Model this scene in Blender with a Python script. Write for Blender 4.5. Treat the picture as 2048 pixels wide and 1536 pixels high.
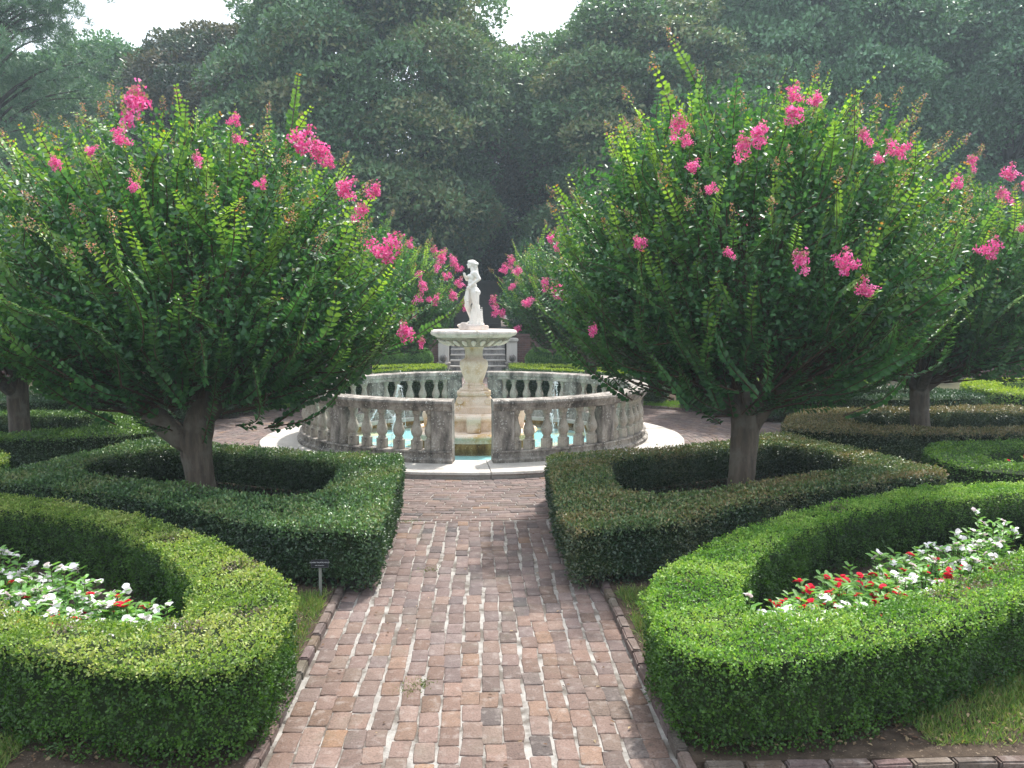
import bpy, bmesh, math, random
import numpy as np
from mathutils import Vector, Matrix
from mathutils.geometry import tessellate_polygon

for o in list(bpy.data.objects):
    bpy.data.objects.remove(o)
SC = bpy.context.scene
COL = SC.collection
R = math.radians

# ------------------------------------------------------------------ camera
cam = bpy.data.cameras.new('camera')
cam.sensor_fit = 'HORIZONTAL'; cam.sensor_width = 36.0; cam.lens = 36.0 * 1716 / 2048
cam.clip_start = 0.05; cam.clip_end = 2000
camo = bpy.data.objects.new('camera', cam); COL.objects.link(camo)
camo.location = (0, 0, 2.25)
camo.rotation_euler = (R(90 - 4.86), 0, -math.atan(66 / 1716))
SC.camera = camo

# ------------------------------------------------------------------ light
SUN_EL, SUN_AZ = 60.0, 28.0          # azimuth from +Y towards +X
sd = Vector((math.sin(R(SUN_AZ)) * math.cos(R(SUN_EL)), math.cos(R(SUN_AZ)) * math.cos(R(SUN_EL)), math.sin(R(SUN_EL))))
sl = bpy.data.lights.new('sun', 'SUN'); sl.energy = 3.9; sl.angle = R(2.0); sl.color = (1.0, 0.965, 0.91)
so = bpy.data.objects.new('sun', sl); COL.objects.link(so)
so.rotation_euler = (-sd).to_track_quat('-Z', 'Y').to_euler(); so.location = (5, 10, 30)
world = bpy.data.worlds.new('World'); SC.world = world; world.use_nodes = True
wn = world.node_tree; wn.nodes.clear()
sky = wn.nodes.new('ShaderNodeTexSky'); sky.sky_type = 'NISHITA'; sky.sun_disc = False
sky.sun_elevation = R(SUN_EL); sky.sun_rotation = R(SUN_AZ)
sky.air_density = 1.3; sky.dust_density = 6.0; sky.ozone_density = 1.0
mixw = wn.nodes.new('ShaderNodeMix'); mixw.data_type = 'RGBA'
mixw.inputs[0].default_value = 0.6
mixw.inputs[7].default_value = (11.6, 12.4, 13.6, 1)     # thin bright high cloud over the whole sky
bg = wn.nodes.new('ShaderNodeBackground'); bg.inputs[1].default_value = 0.12
wo = wn.nodes.new('ShaderNodeOutputWorld')
wn.links.new(sky.outputs[0], mixw.inputs[6]); wn.links.new(mixw.outputs[2], bg.inputs[0]); wn.links.new(bg.outputs[0], wo.inputs[0])
SC.view_settings.view_transform = 'Standard'; SC.view_settings.look = 'None'
SC.view_settings.exposure = 0.82; SC.view_settings.gamma = 1.0
SC.cycles.use_denoising = True
SC.cycles.max_bounces = 6; SC.cycles.diffuse_bounces = 3; SC.cycles.glossy_bounces = 2
SC.cycles.transmission_bounces = 4; SC.cycles.transparent_max_bounces = 8; SC.cycles.volume_bounces = 0
SC.cycles.caustics_reflective = False; SC.cycles.caustics_refractive = False
SC.render.film_transparent = False

# ------------------------------------------------------------------ helpers
def tag(o, label=None, cat=None, group=None, kind=None):
    if label: o['label'] = label
    if cat: o['category'] = cat
    if group: o['group'] = group
    if kind: o['kind'] = kind
    return o

def empty(name, loc=(0, 0, 0), rz=0.0, label=None, cat=None, group=None):
    o = bpy.data.objects.new(name, None); COL.objects.link(o)
    o.location = loc; o.rotation_euler = (0, 0, rz); o.empty_display_size = 0.1
    return tag(o, label, cat, group)

def link(name, me, mat=None, parent=None):
    o = bpy.data.objects.new(name, me); COL.objects.link(o)
    if mat is not None:
        if len(me.materials) == 0: me.materials.append(mat)
    if parent: o.parent = parent
    return o

def copy_tree(o, parent=None):
    c = o.copy(); COL.objects.link(c); c.parent = parent
    for ch in o.children:
        copy_tree(ch, c)
    return c

def np_mesh(name, V, faces_idx, nper, col=None, smooth=False):
    """V (n,3); faces_idx flat loop indices; nper: int or array of loops per face; col (n,3)"""
    me = bpy.data.meshes.new(name)
    V = np.ascontiguousarray(V, dtype=np.float32); fi = np.ascontiguousarray(faces_idx, dtype=np.int32).ravel()
    if np.isscalar(nper):
        nf = len(fi) // nper; tot = np.full(nf, nper, np.int32)
    else:
        tot = np.asarray(nper, np.int32); nf = len(tot)
    st = np.zeros(nf, np.int32); st[1:] = np.cumsum(tot)[:-1]
    me.vertices.add(len(V)); me.vertices.foreach_set('co', V.ravel())
    me.loops.add(len(fi)); me.loops.foreach_set('vertex_index', fi)
    me.polygons.add(nf); me.polygons.foreach_set('loop_start', st); me.polygons.foreach_set('loop_total', tot)
    if smooth: me.polygons.foreach_set('use_smooth', np.ones(nf, bool))
    me.update(calc_edges=True)
    if col is not None:
        a = me.color_attributes.new('Col', 'FLOAT_COLOR', 'POINT')
        c4 = np.ones((len(V), 4), np.float32); c4[:, :3] = col
        a.data.foreach_set('color', c4.ravel())
    return me

def nrmz(v):
    return v / np.maximum(np.linalg.norm(v, axis=-1, keepdims=True), 1e-9)

def leaf_mesh(name, P, D, N, L, W, C, full=False, fold=0.25):
    """leaves as folded blades: base P, direction D, normal N"""
    D = nrmz(D); S = nrmz(np.cross(D, N)); N2 = np.cross(S, D)
    L = np.asarray(L)[:, None]; W = np.asarray(W)[:, None]
    n = len(P)
    if full:
        b = P; t = P + D * L - N2 * L * .12
        r1 = P + D * L * .3 + S * W * .48 + N2 * W * fold; r2 = P + D * L * .7 + S * W * .42 + N2 * W * fold * .6
        l1 = P + D * L * .3 - S * W * .48 + N2 * W * fold; l2 = P + D * L * .7 - S * W * .42 + N2 * W * fold * .6
        V = np.stack([b, r1, r2, t, l2, l1], 1).reshape(-1, 3)
        base = (np.arange(n) * 6)[:, None]
        F = (base + np.array([0, 1, 2, 3, 0, 3, 4, 5])[None]).ravel()
        return np_mesh(name, V, F, 4, np.repeat(C, 6, 0))
    b = P; t = P + D * L
    r = P + D * L * .5 + S * W * .5 + N2 * W * fold; l = P + D * L * .5 - S * W * .5 + N2 * W * fold
    V = np.stack([b, r, t, l], 1).reshape(-1, 3)
    base = (np.arange(n) * 4)[:, None]
    F = (base + np.array([0, 1, 2, 0, 2, 3])[None]).ravel()
    return np_mesh(name, V, F, 3, np.repeat(C, 4, 0))

def noise(P, f, seed=0):
    """cheap smooth pseudo noise in about -1..1"""
    g = np.random.RandomState(seed + 17); out = np.zeros(len(P))
    for k in range(5):
        d = g.normal(size=P.shape[1]); d /= np.linalg.norm(d); fr = f * (0.7 + .9 * g.rand())
        out += np.sin(P @ d * fr * 6.283 + g.rand() * 6.283)
    return out / 3.2

def rnd_unit(g, n):
    return nrmz(g.normal(size=(n, 3)))

def chaikin(pts, it=2, cut=.22):
    p = np.array(pts, float)
    for _ in range(it):
        q = np.roll(p, -1, 0)
        p = np.stack([p * (1 - cut) + q * cut, p * cut + q * (1 - cut)], 1).reshape(-1, p.shape[1])
    return p

def resample(p, step):
    q = np.vstack([p, p[:1]]); d = np.linalg.norm(np.diff(q, axis=0), axis=1); s = np.concatenate([[0], np.cumsum(d)])
    n = max(8, int(s[-1] / step)); t = np.linspace(0, s[-1], n, endpoint=False)
    return np.stack([np.interp(t, s, q[:, i]) for i in range(p.shape[1])], 1)

def area(p):
    x, y = p[:, 0], p[:, 1]
    return .5 * np.sum(x * np.roll(y, -1) - y * np.roll(x, -1))

def ccw(p):
    return p if area(p) > 0 else p[::-1].copy()

def loop_normals(p):     # outward normals of a ccw loop
    t = nrmz(np.roll(p, -1, 0) - np.roll(p, 1, 0))
    return np.stack([t[:, 1], -t[:, 0]], 1)

def inside(P, poly):
    x, y = P[:, 0][:, None], P[:, 1][:, None]
    x1, y1 = poly[:, 0][None], poly[:, 1][None]; q = np.roll(poly, -1, 0); x2, y2 = q[:, 0][None], q[:, 1][None]
    c = ((y1 > y) != (y2 > y)) & (x < (x2 - x1) * (y - y1) / (y2 - y1 + 1e-12) + x1)
    return c.sum(1) % 2 == 1

def mindist(P, poly):
    out = np.empty(len(P))
    for i in range(0, len(P), 20000):
        d = P[i:i + 20000, None, :] - poly[None]
        out[i:i + 20000] = np.sqrt((d ** 2).sum(2).min(1))
    return out

def sweep(name, chains, seg=8, wob=0.0, seed=0, flute=0.0):
    """chains: list of lists of (x,y,z,r) swept as one mesh of tubes"""
    g = np.random.RandomState(seed); VV = []; FF = []; base = 0
    for ch in chains:
        c = np.array(ch, float)
        # catmull-rom refine
        if len(c) > 2:
            pp = np.vstack([2 * c[0] - c[1], c, 2 * c[-1] - c[-2]]); o = []
            for i in range(1, len(pp) - 2):
                for t in np.linspace(0, 1, 5, endpoint=False):
                    a, b, d, e = pp[i - 1], pp[i], pp[i + 1], pp[i + 2]
                    o.append(.5 * ((2 * b) + (-a + d) * t + (2 * a - 5 * b + 4 * d - e) * t * t + (-a + 3 * b - 3 * d + e) * t ** 3))
            o.append(c[-1]); c = np.array(o)
        T = nrmz(np.gradient(c[:, :3], axis=0)); up = np.array([0, 0, 1.]) if abs(T[0, 2]) < .9 else np.array([1., 0, 0])
        X = nrmz(np.cross(T[0], up)); n = len(c)
        ph = g.rand() * 6.28
        for i in range(n):
            X = X - T[i] * (X @ T[i]); X = X / np.linalg.norm(X); Y = np.cross(T[i], X)
            a = np.arange(seg) / seg * 2 * math.pi
            rr = c[i, 3] * (1 + flute * np.sin(a * 3 + ph + i * .05) + flute * .6 * np.sin(a * 5 + ph * 2 - i * .08) + wob * g.normal(size=seg))
            VV.append(c[i, :3] + np.cos(a)[:, None] * X * rr[:, None] + np.sin(a)[:, None] * Y * rr[:, None])
        for i in range(n - 1):
            for k in range(seg):
                k2 = (k + 1) % seg
                FF.append((base + i * seg + k, base + i * seg + k2, base + (i + 1) * seg + k2, base + (i + 1) * seg + k))
        base += n * seg
    return np_mesh(name, np.vstack(VV), np.array(FF), 4, None, True)

def bm_new(): return bmesh.new()
def bm_box(bm, x0, x1, y0, y1, z0, z1, bev=0.0):
    vs = [bm.verts.new(c) for c in ((x0, y0, z0), (x1, y0, z0), (x1, y1, z0), (x0, y1, z0), (x0, y0, z1), (x1, y0, z1), (x1, y1, z1), (x0, y1, z1))]
    fs = [bm.faces.new([vs[i] for i in f]) for f in ((3, 2, 1, 0), (4, 5, 6, 7), (0, 1, 5, 4), (1, 2, 6, 5), (2, 3, 7, 6), (3, 0, 4, 7))]
    if bev:
        es = list({e for f in fs for e in f.edges})
        bmesh.ops.bevel(bm, geom=es, offset=bev, segments=2, affect='EDGES')
def bm_obj(name, bm, mat, parent=None, smooth=False):
    bmesh.ops.recalc_face_normals(bm, faces=bm.faces)
    me = bpy.data.meshes.new(name); bm.to_mesh(me); bm.free()
    if smooth:
        me.polygons.foreach_set('use_smooth', [True] * len(me.polygons))
        try: me.set_sharp_from_angle(angle=R(40))
        except Exception: pass
    return link(name, me, mat, parent)

def lathe(name, prof, seg, mat, parent=None, a0=0.0, a1=2 * math.pi, mod=None, sharp=35):
    """prof: closed or open list of (r,z). Partial sweeps with end caps when a1-a0<2pi (prof must be closed)."""
    full = abs(a1 - a0 - 2 * math.pi) < 1e-6
    na = seg if full else seg + 1
    V = []
    for i in range(na):
        a = a0 + (a1 - a0) * i / seg
        for j, (r, z) in enumerate(prof):
            rr = r * (mod(a, j) if mod else 1.0)
            V.append((rr * math.cos(a), rr * math.sin(a), z))
    m = len(prof); F = []
    closed = not full or prof[0] == prof[-1]
    for i in range(seg):
        i2 = (i + 1) % na
        for j in range(m - 1 if full else m):
            j2 = (j + 1) % m
            F.append((i * m + j, i2 * m + j, i2 * m + j2, i * m + j2))
    me = bpy.data.meshes.new(name)
    if not full:
        F.append(tuple(range(m))); F.append(tuple((na - 1) * m + j for j in reversed(range(m))))
    me.from_pydata(V, [], F)
    bm = bmesh.new(); bm.from_mesh(me); bmesh.ops.remove_doubles(bm, verts=bm.verts, dist=1e-5); bmesh.ops.recalc_face_normals(bm, faces=bm.faces); bm.to_mesh(me); bm.free()
    me.polygons.foreach_set('use_smooth', [True] * len(me.polygons))
    me.set_sharp_from_angle(angle=R(sharp))
    return link(name, me, mat, parent)

# ------------------------------------------------------------------ materials
def nmat(name):
    m = bpy.data.materials.new(name); m.use_nodes = True
    nt = m.node_tree; nt.nodes.clear()
    out = nt.nodes.new('ShaderNodeOutputMaterial')
    return m, nt, out
def N_(nt, t, **k):
    n = nt.nodes.new(t)
    for a, b in k.items(): setattr(n, a, b)
    return n
def noise_node(nt, scale, detail=5, rough=.6, coord=None):
    n = N_(nt, 'ShaderNodeTexNoise'); n.inputs['Scale'].default_value = scale; n.inputs['Detail'].default_value = detail; n.inputs['Roughness'].default_value = rough
    if coord is not None: nt.links.new(coord, n.inputs['Vector'])
    return n
def ramp(nt, fac, stops):
    r = N_(nt, 'ShaderNodeValToRGB'); e = r.color_ramp.elements
    e[0].position = stops[0][0]; e[0].color = (*stops[0][1], 1); e[1].position = stops[-1][0]; e[1].color = (*stops[-1][1], 1)
    for p, c in stops[1:-1]:
        k = e.new(p); k.color = (*c, 1)
    nt.links.new(fac, r.inputs[0]); return r
def mixc(nt, fac, a, b, mode='MIX'):
    m = N_(nt, 'ShaderNodeMix'); m.data_type = 'RGBA'; m.blend_type = mode
    for s, v in ((0, fac), (6, a), (7, b)):
        if isinstance(v, (int, float)): m.inputs[s].default_value = v
        elif isinstance(v, tuple): m.inputs[s].default_value = (*v, 1)
        else: nt.links.new(v, m.inputs[s])
    return m.outputs[2]

def leaf_mat(name, trans=.35, rough=.45, spec=.5, tint=(1.25, 1.3, .55)):
    m, nt, out = nmat(name)
    a = N_(nt, 'ShaderNodeAttribute', attribute_name='Col')
    p = N_(nt, 'ShaderNodeBsdfPrincipled'); p.inputs['Roughness'].default_value = rough; p.inputs['Specular IOR Level'].default_value = spec
    nt.links.new(a.outputs['Color'], p.inputs['Base Color'])
    t = N_(nt, 'ShaderNodeBsdfTranslucent')
    nt.links.new(mixc(nt, 1.0, a.outputs['Color'], tint, 'MULTIPLY'), t.inputs['Color'])
    mx = N_(nt, 'ShaderNodeMixShader'); mx.inputs[0].default_value = trans
    nt.links.new(p.outputs[0], mx.inputs[1]); nt.links.new(t.outputs[0], mx.inputs[2]); nt.links.new(mx.outputs[0], out.inputs[0])
    return m
M = {}
M['leaf'] = leaf_mat('leaf', .38, .42, .5)
M['box'] = leaf_mat('boxwood_leaf', .40, .45, .45)
M['holly'] = leaf_mat('holly_leaf', .22, .33, .55)
M['crape'] = leaf_mat('crape_leaf', .40, .38, .45)
M['magnolia'] = leaf_mat('magnolia_leaf', .22, .40, .5)
M['petal'] = leaf_mat('petal', .35, .7, .2, (1.2, .9, 1.0))
M['grass'] = leaf_mat('grass_blade', .35, .55, .3)

def rough_mat(name, c1, c2, scale=8, rough=.9, bump=.3, c3=None, s3=40, f3=(.6, .7)):
    m, nt, out = nmat(name); tc = N_(nt, 'ShaderNodeTexCoord').outputs['Object']
    n = noise_node(nt, scale, 8, .65, tc); r = ramp(nt, n.outputs[0], [(.32, c1), (.68, c2)])
    c = r.outputs[0]
    if c3 is not None:
        n3 = noise_node(nt, s3, 4, .6, tc); r3 = ramp(nt, n3.outputs[0], [(f3[0], (0, 0, 0)), (f3[1], (1, 1, 1))])
        c = mixc(nt, r3.outputs[0], c, c3)
    p = N_(nt, 'ShaderNodeBsdfPrincipled'); p.inputs['Roughness'].default_value = rough; p.inputs['Specular IOR Level'].default_value = .25
    nt.links.new(c, p.inputs['Base Color'])
    nb = noise_node(nt, scale * 6, 6, .7, tc); b = N_(nt, 'ShaderNodeBump'); b.inputs['Strength'].default_value = bump; b.inputs['Distance'].default_value = .02
    nt.links.new(nb.outputs[0], b.inputs['Height']); nt.links.new(b.outputs[0], p.inputs['Normal'])
    nt.links.new(p.outputs[0], out.inputs[0]); return m
M['twigs'] = rough_mat('twigs', (.014, .032, .009), (.036, .052, .018), 14, 1, .6)
def bark_mat():
    m, nt, out = nmat('smooth_bark'); tc = N_(nt, 'ShaderNodeTexCoord').outputs['Object']
    mp = N_(nt, 'ShaderNodeMapping'); mp.inputs['Scale'].default_value = (1, 1, .16); nt.links.new(tc, mp.inputs[0])
    n1 = noise_node(nt, 16, 7, .7, mp.outputs[0]); n2 = noise_node(nt, 3.5, 5, .6, tc)
    c = ramp(nt, n1.outputs[0], [(.30, (.035, .026, .018)), (.52, (.085, .064, .045)), (.72, (.15, .12, .088))]).outputs[0]
    c = mixc(nt, ramp(nt, n2.outputs[0], [(.50, (0, 0, 0)), (.60, (.8, .8, .8))]).outputs[0], c, (.13, .115, .088))
    p = N_(nt, 'ShaderNodeBsdfPrincipled'); p.inputs['Roughness'].default_value = .85; nt.links.new(c, p.inputs['Base Color'])
    b = N_(nt, 'ShaderNodeBump'); b.inputs['Strength'].default_value = .9; b.inputs['Distance'].default_value = .02; nt.links.new(n1.outputs[0], b.inputs['Height']); nt.links.new(b.outputs[0], p.inputs['Normal'])
    nt.links.new(p.outputs[0], out.inputs[0]); return m
M['bark'] = bark_mat()
M['darkbark'] = rough_mat('dark_bark', (.03, .026, .02), (.08, .066, .05), 3, .9, .6)
M['stem'] = rough_mat('stem', (.06, .03, .02), (.10, .06, .035), 20, .7, .2)
M['soil'] = rough_mat('soil', (.035, .024, .017), (.10, .072, .05), 9, 1, .9, (.22, .17, .12), 55, (.62, .66))
M['ground'] = rough_mat('ground', (.045, .04, .022), (.09, .09, .04), 1.2, 1, .8, (.13, .10, .07), 30, (.58, .66))
M['mortar'] = rough_mat('mortar', (.28, .26, .235), (.45, .425, .39), 9, .95, .9, (.15, .13, .11), 4.2, (.46, .60))
M['topiary'] = leaf_mat('topiary_leaf', .3, .5, .4)

def stone(name, pale, mid, dark, lichen=(.5, .5, .46), dark_at=(.42, .60), scale=3.0, bump=.5, ochre=None):
    m, nt, out = nmat(name); tc = N_(nt, 'ShaderNodeTexCoord').outputs['Object']
    mp = N_(nt, 'ShaderNodeMapping'); mp.inputs['Scale'].default_value = (1, 1, .45); nt.links.new(tc, mp.inputs[0])   # weathering runs downwards
    n1 = noise_node(nt, scale, 8, .7, mp.outputs[0]); c = ramp(nt, n1.outputs[0], [(dark_at[0], dark), (sum(dark_at) / 2, mid), (dark_at[1], pale)]).outputs[0]
    if ochre:
        n2 = noise_node(nt, scale * .8, 5, .6, tc); r2 = ramp(nt, n2.outputs[0], [(.50, (0, 0, 0)), (.66, (1, 1, 1))]); c = mixc(nt, r2.outputs[0], c, ochre)
    v = N_(nt, 'ShaderNodeTexVoronoi'); v.inputs['Scale'].default_value = 26; nt.links.new(tc, v.inputs['Vector'])
    n3 = noise_node(nt, 6, 3, .5, tc)
    vm = N_(nt, 'ShaderNodeMath', operation='MULTIPLY_ADD'); nt.links.new(n3.outputs[0], vm.inputs[0]); vm.inputs[1].default_value = -1.1; nt.links.new(v.outputs['Distance'], vm.inputs[2])
    r3 = ramp(nt, vm.outputs[0], [(-.42 + .5 - .5, (1, 1, 1)), (.0, (0, 0, 0))])
    r3.color_ramp.elements[0].position = 0; r3.color_ramp.elements[1].position = .03
    ad = N_(nt, 'ShaderNodeMath', operation='ADD'); nt.links.new(vm.outputs[0], ad.inputs[0]); ad.inputs[1].default_value = .36
    nt.links.new(ad.outputs[0], r3.inputs[0])
    c = mixc(nt, r3.outputs[0], c, lichen)
    n4 = noise_node(nt, 60, 3, .6, tc); c = mixc(nt, .35, c, ramp(nt, n4.outputs[0], [(.3, (.35, .35, .35)), (.7, (1, 1, 1))]).outputs[0], 'MULTIPLY')
    p = N_(nt, 'ShaderNodeBsdfPrincipled'); p.inputs['Roughness'].default_value = .88; p.inputs['Specular IOR Level'].default_value = .25
    nt.links.new(c, p.inputs['Base Color'])
    nb = noise_node(nt, 32, 7, .72, tc); b = N_(nt, 'ShaderNodeBump'); b.inputs['Strength'].default_value = bump; b.inputs['Distance'].default_value = .012
    nt.links.new(nb.outputs[0], b.inputs['Height']); nt.links.new(b.outputs[0], p.inputs['Normal'])
    nt.links.new(p.outputs[0], out.inputs[0]); return m
M['rail'] = stone('weathered_rail_stone', (.50, .455, .40), (.27, .24, .21), (.088, .08, .072), (.50, .48, .44), (.38, .64), 4.5, .8)  # weathered stone, its dark stains deepened to stand for shaded front faces
M['baluster'] = stone('weathered_baluster_stone', (.55, .50, .42), (.38, .335, .28), (.13, .115, .10), (.50, .49, .44), (.34, .58), 4.0)
M['platform'] = stone('pale_paving_stone', (.56, .52, .47), (.46, .425, .385), (.25, .22, .19), (.6, .58, .54), (.28, .52), 2.2, .4)
M['marble'] = stone('stained_cream_stone', (.80, .66, .53), (.70, .54, .39), (.38, .25, .14), (.80, .70, .60), (.30, .52), 3.5, .5, (.58, .38, .17))
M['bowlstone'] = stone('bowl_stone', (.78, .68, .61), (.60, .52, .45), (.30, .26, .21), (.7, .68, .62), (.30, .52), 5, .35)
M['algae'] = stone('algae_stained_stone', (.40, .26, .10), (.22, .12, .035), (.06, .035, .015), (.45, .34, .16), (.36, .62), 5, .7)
M['bellystone'] = stone('dark_belly_stone', (.36, .31, .24), (.24, .20, .15), (.11, .095, .075), (.4, .38, .34), (.34, .58), 6, .4)
M['statue'] = rough_mat('white_marble', (.72, .69, .63), (.82, .79, .73), 5, .75, .2, (.50, .44, .34), 9, (.60, .72))
M['steps'] = stone('step_stone', (.40, .38, .36), (.24, .225, .21), (.10, .095, .09), (.42, .41, .38), (.38, .62), 3)

def brick_wall_mat(name, c1, c2, mortar, scale=1.0):
    m, nt, out = nmat(name); g = N_(nt, 'ShaderNodeNewGeometry'); sx = N_(nt, 'ShaderNodeSeparateXYZ'); nt.links.new(g.outputs['Position'], sx.inputs[0])
    cx = N_(nt, 'ShaderNodeCombineXYZ'); ad = N_(nt, 'ShaderNodeMath', operation='ADD'); nt.links.new(sx.outputs[0], ad.inputs[0]); nt.links.new(sx.outputs[1], ad.inputs[1])
    nt.links.new(ad.outputs[0], cx.inputs[0]); nt.links.new(sx.outputs[2], cx.inputs[1])
    b = N_(nt, 'ShaderNodeTexBrick'); nt.links.new(cx.outputs[0], b.inputs[0]); b.inputs['Scale'].default_value = 1
    b.inputs['Brick Width'].default_value = .215; b.inputs['Row Height'].default_value = .075; b.inputs['Mortar Size'].default_value = .006
    b.inputs['Color1'].default_value = (*c1, 1); b.inputs['Color2'].default_value = (*c2, 1); b.inputs['Mortar'].default_value = (*mortar, 1)
    n = noise_node(nt, 5, 5, .6, g.outputs['Position']); c = mixc(nt, .6, b.outputs[0], ramp(nt, n.outputs[0], [(.3, (.4, .4, .4)), (.7, (1, 1, 1))]).outputs[0], 'MULTIPLY')
    p = N_(nt, 'ShaderNodeBsdfPrincipled'); p.inputs['Roughness'].default_value = .9; nt.links.new(c, p.inputs['Base Color'])
    bu = N_(nt, 'ShaderNodeBump'); bu.invert = True; bu.inputs['Strength'].default_value = .6; bu.inputs['Distance'].default_value = .01; nt.links.new(b.outputs['Fac'], bu.inputs['Height']); nt.links.new(bu.outputs[0], p.inputs['Normal'])
    nt.links.new(p.outputs[0], out.inputs[0]); return m
M['brickwall'] = brick_wall_mat('red_brick_wall', (.13, .055, .042), (.09, .042, .036), (.13, .115, .10))
M['shadebrick'] = brick_wall_mat('shade_darkened_brick', (.040, .032, .028), (.028, .026, .022), (.045, .042, .036))  # brick colour darkened to stand for the tree shade on the upper stairs

def paver_mat():
    m, nt, out = nmat('brick_paver'); a = N_(nt, 'ShaderNodeAttribute', attribute_name='Col'); g = N_(nt, 'ShaderNodeNewGeometry').outputs['Position']
    n1 = noise_node(nt, 90, 5, .7, g); n2 = noise_node(nt, 14, 6, .7, g); n3 = noise_node(nt, 2.2, 4, .6, g)
    c = mixc(nt, .75, a.outputs['Color'], ramp(nt, n1.outputs[0], [(.30, (.35, .33, .32)), (.52, (1, 1, 1)), (.75, (1.25, 1.2, 1.15))]).outputs[0], 'MULTIPLY')
    c = mixc(nt, ramp(nt, n2.outputs[0], [(.52, (0, 0, 0)), (.72, (.55, .55, .55))]).outputs[0], c, (.33, .29, .26))       # lime dust
    c = mixc(nt, ramp(nt, n2.outputs[0], [(.30, (.6, .6, .6)), (.44, (0, 0, 0))]).outputs[0], c, (.075, .06, .05))         # grime
    c = mixc(nt, ramp(nt, n3.outputs[0], [(.56, (0, 0, 0)), (.74, (.45, .45, .45))]).outputs[0], c, (.11, .105, .075))     # old damp moss film
    p = N_(nt, 'ShaderNodeBsdfPrincipled'); p.inputs['Roughness'].default_value = .85; p.inputs['Specular IOR Level'].default_value = .3
    nt.links.new(c, p.inputs['Base Color'])
    b = N_(nt, 'ShaderNodeBump'); b.inputs['Strength'].default_value = .7; b.inputs['Distance'].default_value = .006
    s = N_(nt, 'ShaderNodeMath', operation='MULTIPLY_ADD'); nt.links.new(n2.outputs[0], s.inputs[0]); s.inputs[1].default_value = 2.2; nt.links.new(n1.outputs[0], s.inputs[2])
    nt.links.new(s.outputs[0], b.inputs['Height']); nt.links.new(b.outputs[0], p.inputs['Normal'])
    nt.links.new(p.outputs[0], out.inputs[0]); return m
M['paver'] = paver_mat()

def plain(name, c, rough=.6, metal=0.0):
    m, nt, out = nmat(name); p = N_(nt, 'ShaderNodeBsdfPrincipled'); p.inputs['Base Color'].default_value = (*c, 1); p.inputs['Roughness'].default_value = rough; p.inputs['Metallic'].default_value = metal
    nt.links.new(p.outputs[0], out.inputs[0]); return m

def water_mat():
    m, nt, out = nmat('pool_water'); g = N_(nt, 'ShaderNodeNewGeometry').outputs['Position']
    n = noise_node(nt, 9, 3, .5, g); b = N_(nt, 'ShaderNodeBump'); b.inputs['Strength'].default_value = .35; b.inputs['Distance'].default_value = .02; nt.links.new(n.outputs[0], b.inputs['Height'])
    gl = N_(nt, 'ShaderNodeBsdfGlossy'); gl.inputs['Roughness'].default_value = .03; nt.links.new(b.outputs[0], gl.inputs['Normal'])
    tr = N_(nt, 'ShaderNodeBsdfTransparent'); tr.inputs[0].default_value = (.93, .99, .99, 1)
    f = N_(nt, 'ShaderNodeFresnel'); f.inputs[0].default_value = 1.33; nt.links.new(b.outputs[0], f.inputs['Normal'])
    mx = N_(nt, 'ShaderNodeMixShader'); nt.links.new(f.outputs[0], mx.inputs[0]); nt.links.new(tr.outputs[0], mx.inputs[1]); nt.links.new(gl.outputs[0], mx.inputs[2]); nt.links.new(mx.outputs[0], out.inputs[0])
    return m
M['water'] = water_mat()
M['poolfloor'] = rough_mat('pool_floor_paint', (.27, .58, .60), (.38, .70, .70), 1.2, .8, .1, (.74, .74, .42), 1.1, (.50, .60))
def spray_mat():
    m, nt, out = nmat('spray'); p = N_(nt, 'ShaderNodeBsdfPrincipled'); p.inputs['Base Color'].default_value = (.9, .93, .95, 1); p.inputs['Roughness'].default_value = .15
    t = N_(nt, 'ShaderNodeBsdfTransparent'); mx = N_(nt, 'ShaderNodeMixShader'); mx.inputs[0].default_value = .45
    nt.links.new(p.outputs[0], mx.inputs[1]); nt.links.new(t.outputs[0], mx.inputs[2]); nt.links.new(mx.outputs[0], out.inputs[0]); return m
M['spray'] = spray_mat()

CX, CY = -0.09, 15.0     # centre of the fountain

# ------------------------------------------------------------------ hedge outlines (plan, metres, right-hand half; the left half mirrors them)
AX = -0.05
def mir(p): return [(2 * AX - x, y) for x, y in p]
def flipy(p, dy=0.0): return [(x, 2 * 15.4 - y + dy) for x, y in p]
BOXO = [(.95, 4.75), (.96, 4.18), (1.16, 3.98), (1.7, 4.04), (2.54, 4.41), (3.34, 4.88), (4.5, 5.70), (5.6, 6.7), (5.95, 7.6), (5.5, 8.3), (4.4, 8.15), (3.1, 7.4), (2.25, 6.75), (1.45, 5.85), (1.08, 5.3)]
BOXI = [(1.52, 4.75), (1.62, 4.6), (2.0, 4.66), (2.6, 4.9), (3.5, 5.55), (4.5, 6.35), (5.2, 7.05), (5.25, 7.5), (4.9, 7.62), (3.9, 7.45), (2.9, 6.85), (2.4, 6.35), (1.95, 5.8), (1.65, 5.25)]
HOLO = [(.70, 6.62), (1.5, 6.78), (2.27, 7.4), (3.18, 8.05), (4.1, 8.5), (4.95, 8.75), (5.05, 9.1), (4.75, 10.4), (4.35, 11.7), (4.1, 11.8), (3.2, 11.1), (2.0, 10.5), (.80, 10.25), (.72, 8.3)]
HOLI = [(1.42, 8.0), (1.7, 7.85), (2.3, 8.15), (3.2, 8.72), (3.95, 9.0), (4.35, 9.5), (4.25, 10.4), (3.95, 11.05), (3.1, 10.6), (2.0, 10.0), (1.45, 9.75), (1.38, 8.6)]
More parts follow.
